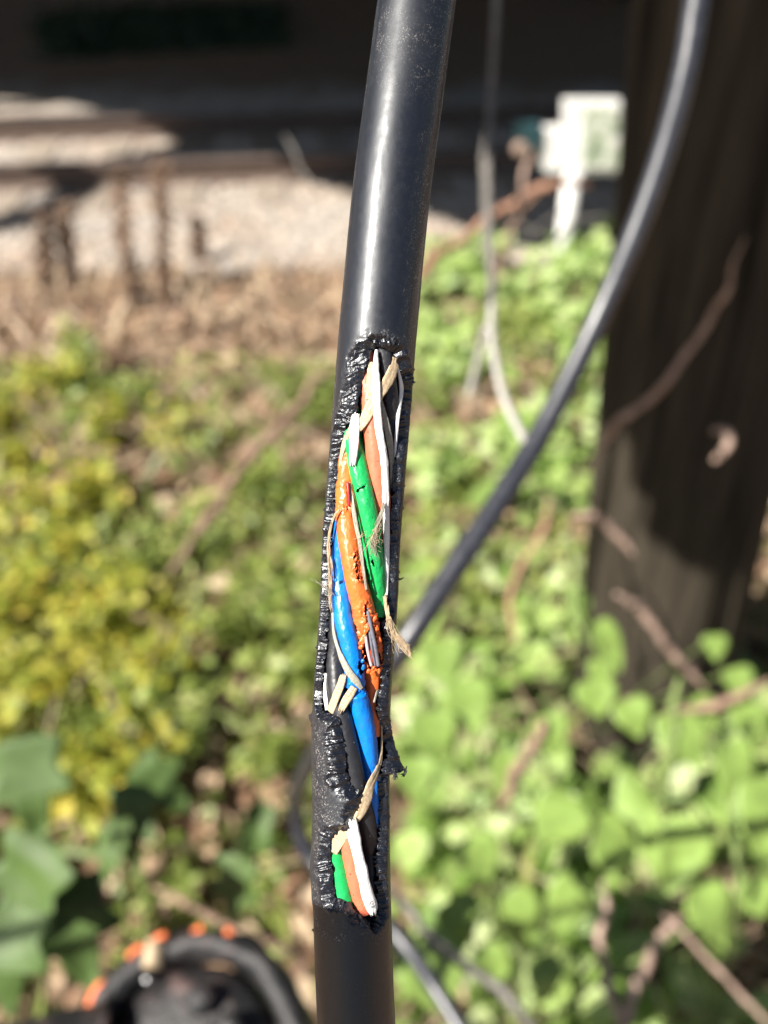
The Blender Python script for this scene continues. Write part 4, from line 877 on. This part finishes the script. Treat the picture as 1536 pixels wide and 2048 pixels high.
for nm, pts, rad, mt, lb, ct in TW:
    rad = np.array(rad)*.72; rad = np.interp(np.linspace(0, 1, 9), np.linspace(0, 1, len(rad)), rad)*np.array([.45, .8, 1.1, .92, 1.05, .9, 1.1, .85, .5])
    pts = spline(pts, n=3); pts = pts+np.stack([vn(np.arange(len(pts))*.6, len(lb)*1.7, c, 333)-.5 for c in range(3)], 1)*np.mean(rad)*2.2
    strand_thing(nm, pts, rad, MAT[mt], lb, ct, wob=.6)

# ------------------------------------------------------------------ white trackside panel on a post
def sign():
    b_ = gloc(1140, 555); dep = -float((b_-CO) @ CB)
    t = thing('trackside_panel', b_, 'white weathered panel on a white post before the shaded track', 'panel')
    def pt(x, y, dd=0):
        r = (x-768)/F*CX + (1024-y)/F*CU - CB; return CO+r*((b_[1]-dd)/r[1])
    m, n, b = new_mat('weathered_white_panel'); x = noise(n, 14, 4, .6)
    r = ramp(n, x.outputs[0], [(.42, (.74, .73, .68)), (.50, (.36, .42, .28)), (.62, (.22, .27, .2))]); n.links.new(r.outputs[0], b.inputs['Base Color']); b.inputs['Roughness'].default_value = .5
    m2, n2, b2 = new_mat('white_paint'); b2.inputs['Base Color'].default_value = (.8, .79, .76, 1); x2 = noise(n2, 40, 4); bump(n2, x2.outputs[0], .2, .003, b2)
    def slab(name, x0, y0, x1, y1, z, th, mat):
        q = [pt(x0, y0, z), pt(x1, y0, z), pt(x1, y1, z), pt(x0, y1, z)]; bk = [a+np.array([0, th, 0]) for a in q]; be = .006
        mb = MB(); mb.add(q+bk, [(3, 2, 1, 0), (4, 5, 6, 7), (0, 1, 5, 4), (1, 2, 6, 5), (2, 3, 7, 6), (3, 0, 4, 7)]); o = mb.build(name, mat, t, smooth=False)
        bv = o.modifiers.new('bev', 'BEVEL'); bv.width = be; bv.segments = 2; return o
    slab('panel_board', 1128, 200, 1242, 348, .0, .05, m2)
    slab('panel_face', 1166, 214, 1238, 338, .012, .008, m)
    slab('side_box', 1086, 258, 1126, 346, .0, .09, m2)
    mb = MB(); a = pt(1147, 345); c = np.array([a[0], b_[1]+.02, b_[2]-.1]); mb.tube([a+np.array([0, .02, 0]), c], .040, 14); mb.build('post', m2, t)
    mt, nn, bb = new_mat('dark_teal_case'); bb.inputs['Base Color'].default_value = (.02, .06, .07, 1); bb.inputs['Roughness'].default_value = .5
    slab('meter_case', 1030, 248, 1084, 300, .02, .07, mt)
    mb = MB(); c = pt(1040, 297, .05); th_ = np.linspace(0, 2*np.pi, 15)
    mb.tube(np.array([c, c+np.array([0, -.03, 0])]), [.035, .03], 16); mb.build('round_knob', MAT['stem_pink'], t)
sign()

# ------------------------------------------------------------------ black splice case with orange markings, bottom left
def splice():
    dep = .55; k = dep/F*1.12; c = P(375, 2140, dep)
    t = thing('splice_case', c, 'round black splice case with orange paint marks at the bottom left', 'splice case')
    m, n, b = new_mat('scuffed_black_plastic'); x = noise(n, 40, 5, .65); r = ramp(n, x.outputs[0], [(.42, (.010, .010, .011)), (.54, (.018, .015, .015)), (.66, (.10, .065, .06))])
    n.links.new(r.outputs[0], b.inputs['Base Color']); b.inputs['Roughness'].default_value = .55; bump(n, x.outputs[0], .9, .005, b)
    mo, no, bo = new_mat('orange_paint'); bo.inputs['Base Color'].default_value = (.85, .20, .06, 1); bo.inputs['Roughness'].default_value = .55
    ax = (CB*.80+CU*.55-CX*.18); ax /= np.linalg.norm(ax); A = np.cross(ax, CU); A /= np.linalg.norm(A); B_ = np.cross(ax, A)*-1
    if B_ @ CU < 0: B_ = -B_
    def ring(rad, h): return None
    def lathe(prof, name, mat, seg=72, wob=0.0, centre=c):
        th = np.linspace(0, 2*np.pi, seg, endpoint=False); v = []
        for (rd, h) in prof:
            rw = rd*(1+wob*(fbm(np.cos(th)*3+5, np.sin(th)*3+5, h/30, 9, 3)-.5))
            v.append(centre+k*(rw[:, None]*(np.cos(th)[:, None]*A+np.sin(th)[:, None]*B_)+h*ax))
        n_ = len(prof); v = np.vstack(v); i, j = np.meshgrid(np.arange(n_-1), np.arange(seg), indexing='ij'); j2 = (j+1) % seg
        return mesh_np(name, v, np.stack([i*seg+j, i*seg+j2, (i+1)*seg+j2, (i+1)*seg+j], -1).reshape(-1, 4), mat, t)
    lathe([(1, 40), (60, 40), (120, 34), (150, 20), (165, 0), (170, -40), (172, -300), (150, -420), (1, -460)], 'end_cap', m, wob=.06)
    lathe([(178, 6), (186, 26), (204, 36), (222, 30), (232, 8), (232, -30), (222, -52), (200, -58), (180, -50), (174, -30), (178, 6)], 'rim_ring', m, wob=.16)
    for a in (100, 140, 215):
        th = R(a); cc = c+k*(110*(math.cos(th)*A+math.sin(th)*B_)+30*ax); mb = MB()
        mb.tube(np.array([cc, cc+ax*k*34, cc+ax*k*44]), [k*26, k*26, k*18], 18, wob=.1); mb.build('cable_port', m, t)
    for i_, (a, ln) in enumerate(((80, 6), (97, 4), (58, 9), (46, 9), (16, 16))):
        th = np.linspace(R(a), R(a+ln), 8); pts = [c+k*((224+3*math.sin(q*30))*(math.cos(q)*A*1+math.sin(q)*B_)+26*ax) for q in th]
        mb = MB(); mb.tube(pts, [k*2]+[k*7]*6+[k*3], 10, wob=.9, seed=i_); mb.build('paint_mark', mo, t)
    mm, nm, bm = new_mat('steel_bolt'); bm.inputs['Metallic'].default_value = 1; bm.inputs['Base Color'].default_value = (.7, .7, .7, 1); bm.inputs['Roughness'].default_value = .4
    cc = c+k*(-95*A*(1 if A @ CX > 0 else -1)+128*B_+38*ax); mb = MB(); mb.tube(np.array([cc, cc+ax*k*14, cc+ax*k*18]), [k*7, k*7, k*4], 12); mb.build('bolt', mm, t)
    cc = c+k*(-100*A*(1 if A @ CX > 0 else -1)+170*B_+36*ax); mb = MB(); mb.tube(np.array([cc-B_*k*22, cc+B_*k*24]), [k*20, k*22], 12, wob=.3); mb.build('tan_putty', MAT['tan'], t)
    # tail running out of the frame at the left
    mb = MB(); mb.tube(spline([c-CX*k*150+B_*k*20-ax*k*20, c-CX*k*280-CU*k*0, c-CX*k*420-CU*k*60, c-CX*k*600-CU*k*160], n=10), np.linspace(k*95, k*60, 31), 20, wob=.12, seed=3); mb.build('sleeve', m, t)
splice()

# ------------------------------------------------------------------ shrubs on the far bank and the added, unseen shade trees
def shrub(px, py, rx, h, label, seed):
    g = G(px, py, .0); g[2] = float(ground_z(g[0], g[1])); rg = np.random.default_rng(seed)
    t = thing('bank_shrub', g, label, 'shrub', 'dark shrubs on the shaded bank')
    n = 1500; u = rg.normal(0, 1, (n, 3)); u /= np.linalg.norm(u, axis=1)[:, None]; rad = rg.random(n)**.4
    pos = g+u*rad[:, None]*np.array([rx, rx*.6, h*.5])+np.array([0, 0, h*.5])+(fbm(u[:, 0]*2+seed, u[:, 1]*2, u[:, 2]*2, seed, 2)-.5)[:, None]*np.array([.6, .6, .5])
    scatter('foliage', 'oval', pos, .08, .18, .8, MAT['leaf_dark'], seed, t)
    mb = MB()
    for k in range(5): mb.tube([g-np.array([0, 0, .05]), g+np.array([rg.normal(0, .2), rg.normal(0, .1), h*.35]), g+np.array([rg.normal(0, rx*.5), rg.normal(0, .2), h*.8])], [.03, .02, .008], 6)
    mb.build('stem', MAT['stem_brown'], t)
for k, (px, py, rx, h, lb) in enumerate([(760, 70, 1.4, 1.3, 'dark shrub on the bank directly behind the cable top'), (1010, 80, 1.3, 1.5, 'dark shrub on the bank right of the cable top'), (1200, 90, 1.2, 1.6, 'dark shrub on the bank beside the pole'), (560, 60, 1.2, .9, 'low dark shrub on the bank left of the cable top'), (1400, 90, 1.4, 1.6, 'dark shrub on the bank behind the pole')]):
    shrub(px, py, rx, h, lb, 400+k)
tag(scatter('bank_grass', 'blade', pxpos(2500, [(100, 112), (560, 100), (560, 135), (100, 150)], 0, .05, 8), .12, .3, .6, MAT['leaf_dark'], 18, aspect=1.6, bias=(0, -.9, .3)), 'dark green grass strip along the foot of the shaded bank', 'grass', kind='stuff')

# added tree out of view: crown shaped up-sun to cast the ground shadow
L = np.array(SUNV)
def shade_pts(poly, n, h0, h1, seed, zg=0.0, direct=None):
    rg = np.random.default_rng(seed)
    g = direct if direct is not None else np.array([G(x, y, zg) for x, y in poly]); lo, hi = g.min(0), g.max(0); out = []
    while len(out) < n*22:
        c = rg.uniform(lo[:2], hi[:2], (3*n, 2)); ins = np.zeros(len(c), bool)
        for a, b_ in zip(g, np.roll(g, -1, 0)):
            dy = b_[1]-a[1]; dy = dy if abs(dy) > 1e-9 else 1e-9
            ins ^= ((a[1] > c[:, 1]) != (b_[1] > c[:, 1])) & (c[:, 0] < (b_[0]-a[0])*(c[:, 1]-a[1])/dy+a[0])
        out += list(c[ins])
    c = np.array(out)
    dd, _, _ = poly_dist(c[:, 0], c[:, 1], np.c_[g[:, :2], np.ones(len(g))]); sz = np.clip(-dd*.9, .10, .62)
    k = rg.random(len(c)) < np.maximum(.035, (.10/sz)**2); c = c[k][:n]; sz = sz[k][:n]; h = rg.uniform(h0, h1, len(c)); g3 = np.c_[c, np.full(len(c), zg)]
    return g3+L*((h-zg)/L[2])[:, None], sz
edge = [(-420, 170), (0, 186), (130, 196), (250, 226), (320, 258), (352, 278), (345, 292), (300, 318), (420, 318), (520, 320), (600, 345), (700, 375), (800, 395), (900, 430), (1000, 468), (1120, 490), (1225, 490), (1262, 440), (1420, 420), (1700, 400), (2400, 370)]
ge = [G(x, y, .05) for x, y in edge]
ge += [np.array([14, 9, .05]), np.array([14, 24, .05]), np.array([-14, 24, .05]), np.array([-12, 9.5, .05])]
ge = np.array(ge)
def crown(name, parent, pos, s0, s1, seed): return scatter(name, 'oval', pos, s0, s1, .35, MAT['leaf_crown'], seed, parent, aspect=1.3, bias=tuple(L))
tb = np.array([-9.5, 5.0, 0.]); tree = thing('added_shade_tree', tb, 'added tree out of view left of the track, crown shaped to shade the far bank', 'tree')
pts, sz = shade_pts(None, 26000, 5.0, 6.6, 21, .05, ge); rg = np.random.default_rng(22)
nr = up_nrm(len(pts), .35, rg, tuple(L)); sp = rg.uniform(0, 6.28, len(pts)); pts = pts-basis(nr, sp)[:, 1]*(sz*.5)[:, None]
V, Fc = leaves('oval', pts, sz, nr, sp, 1.3); mesh_np('crown', V, Fc, MAT['leaf_crown'], tree)
mb = MB(); mb.tube(spline([tb-np.array([0, 0, .2]), tb+np.array([.1, .1, 2.4]), tb+np.array([.5, .6, 4.6]), tb+np.array([1.5, 2, 6])], n=6), np.linspace(.38, .16, 19), 14, wob=.2)
for e in ((-2, 6, 5.6), (0, 10, 6), (4, 12, 6), (-5, 11, 6), (2, 7, 5.8)):
    mb.tube(spline([tb+np.array([.3, .4, 4.2]), (tb+np.array(e))/2+np.array([0, 0, 2.6]), np.array(e, float)], n=6), np.linspace(.16, .04, 13), 8)
# added unseen bough, stands in for an overhead wire's shadow on the gravel
A0 = G(-140, 470, 0)+L*(5.2/L[2]); A1 = G(262, 322, 0)+L*(5.2/L[2]); A2 = G(420, 285, 0)+L*(5.4/L[2])
mb.tube(spline([tb+np.array([0, -.3, 3.4]), A0, A1, A2], n=8), np.linspace(.17, .12, 25), 8); mb.build('trunk', MAT['stem_brown'], tree)
# added unseen tree, its leaves placed up-sun only to shade the pole
b2 = np.array([-3.4, -.6, 0.]); t2 = thing('added_pole_shade_tree', b2, 'added slim tree out of view at the left, put there to shade the pole', 'tree')
rg = np.random.default_rng(77); pp = []
while len(pp) < 2600:
    q = rg.uniform(0, 1, 3); px = 1100+q[0]*640; py = -500+q[1]*1600
    lim = 890+(max(0, px-1230)/140)**2*95 if px < 1385 else 1500
    if py > lim-95: continue
    w_ = P(px, py, np.interp(py, [-500, 0, 900, 1400], [.98, 1.1, 1.45, 1.8]))
    if px < np.interp(py, [0, 1300], [1235, 1120]): continue
    pp.append(w_+L*rg.uniform(2.6, 3.4))
crown('crown', t2, np.array(pp), .05, .1, 78)
cpt = np.mean(pp, 0); mb = MB(); mb.tube(spline([b2-np.array([0, 0, .1]), b2+np.array([.1, .1, 1.6]), b2*.4+cpt*.6+np.array([0, 0, .1]), cpt], n=8), np.linspace(.05, .012, 25), 10, wob=.2); mb.build('trunk', MAT['stem_grey'], t2)

# added twig out of view, its broad leaf placed to shade the cable foot
def shade_twig():
    foot = to_world(q_of([[706, 1842, 70]]))[0]; c = foot+L*.105
    dn = -CU-(-CU @ L)*L; dn /= np.linalg.norm(dn); sd = np.cross(dn, L); W_ = .052
    t = thing('added_shade_twig', c+np.array([-.5, -.1, .35]), 'added leafy twig out of view at the left, placed to shade the cable foot', 'twig')
    v, f = LS['oval']; v = v.copy(); mb = MB()
    for (o_, s_, a) in ((0, 1.0, 0.0), (-.045, .8, .5), (-.085, .9, -.3)):
        ca, sa = math.cos(a), math.sin(a); x_ = v[:, 0]*ca*1.15-v[:, 1]*sa; y_ = v[:, 0]*sa*1.15+v[:, 1]*ca
        w3 = c+sd*0+CX*o_+(x_[:, None]*sd*1.2+(y_[:, None]-(.06 if o_ == 0 else .3))*dn+v[:, 2:3]*L*.3)*W_*s_
        m_ = MB(); m_.add(w3, [tuple(dict.fromkeys(q)) for q in f]); ob = m_.build('leaf', MAT['leaf_big'], t); ob.modifiers.new('s', 'SUBSURF').render_levels = 2
    mb.tube(spline([c-CX*.0, c+np.array([-.09, -.01, .01]), c+np.array([-.25, -.06, .12]), c+np.array([-.5, -.1, .35]), b2+np.array([.1, .1, 1.6])], n=8), np.linspace(.001, .006, 33), 6)
    mb.build('stem', MAT['stem_brown'], t)
shade_twig()

# tangle of dry stems over the undergrowth
def tangle(name, reg, n, z0, z1, r0, r1, ln, mat, seed, label, dens=None):
    rg = np.random.default_rng(seed); c = pxpos(n, reg, z0, z1, seed, dens); mb = MB()
    for p0 in c:
        a = rg.uniform(0, 6.28); e = rg.uniform(*ln); d0 = np.array([math.cos(a), math.sin(a), rg.uniform(-.1, .9)])
        t = np.linspace(0, 1, 6)[:, None]; pts = p0+d0*e*t+np.array([0, 0, -1])*e*.5*t*t+rg.normal(0, .008, (6, 3))
        mb.tube(pts, rg.uniform(r0, r1), 4, cap=False)
    tag(mb.build(name, mat), label, 'dry stems', kind='stuff')
tangle('dry_stems', [(780, 1150), (1800, 1400), (1800, 2300), (700, 2300)], 330, .06, .26, .0008, .0024, (.08, .3), MAT['straw'], 51, 'tangle of thin straw coloured stems among the heart leaves')
tangle('dry_stems', [(-260, 560), (1240, 560), (900, 1500), (-260, 2000)], 420, .02, .2, .001, .003, (.08, .3), MAT['stem_pink'], 52, 'tangle of thin dry stems through the weeds at left and centre')
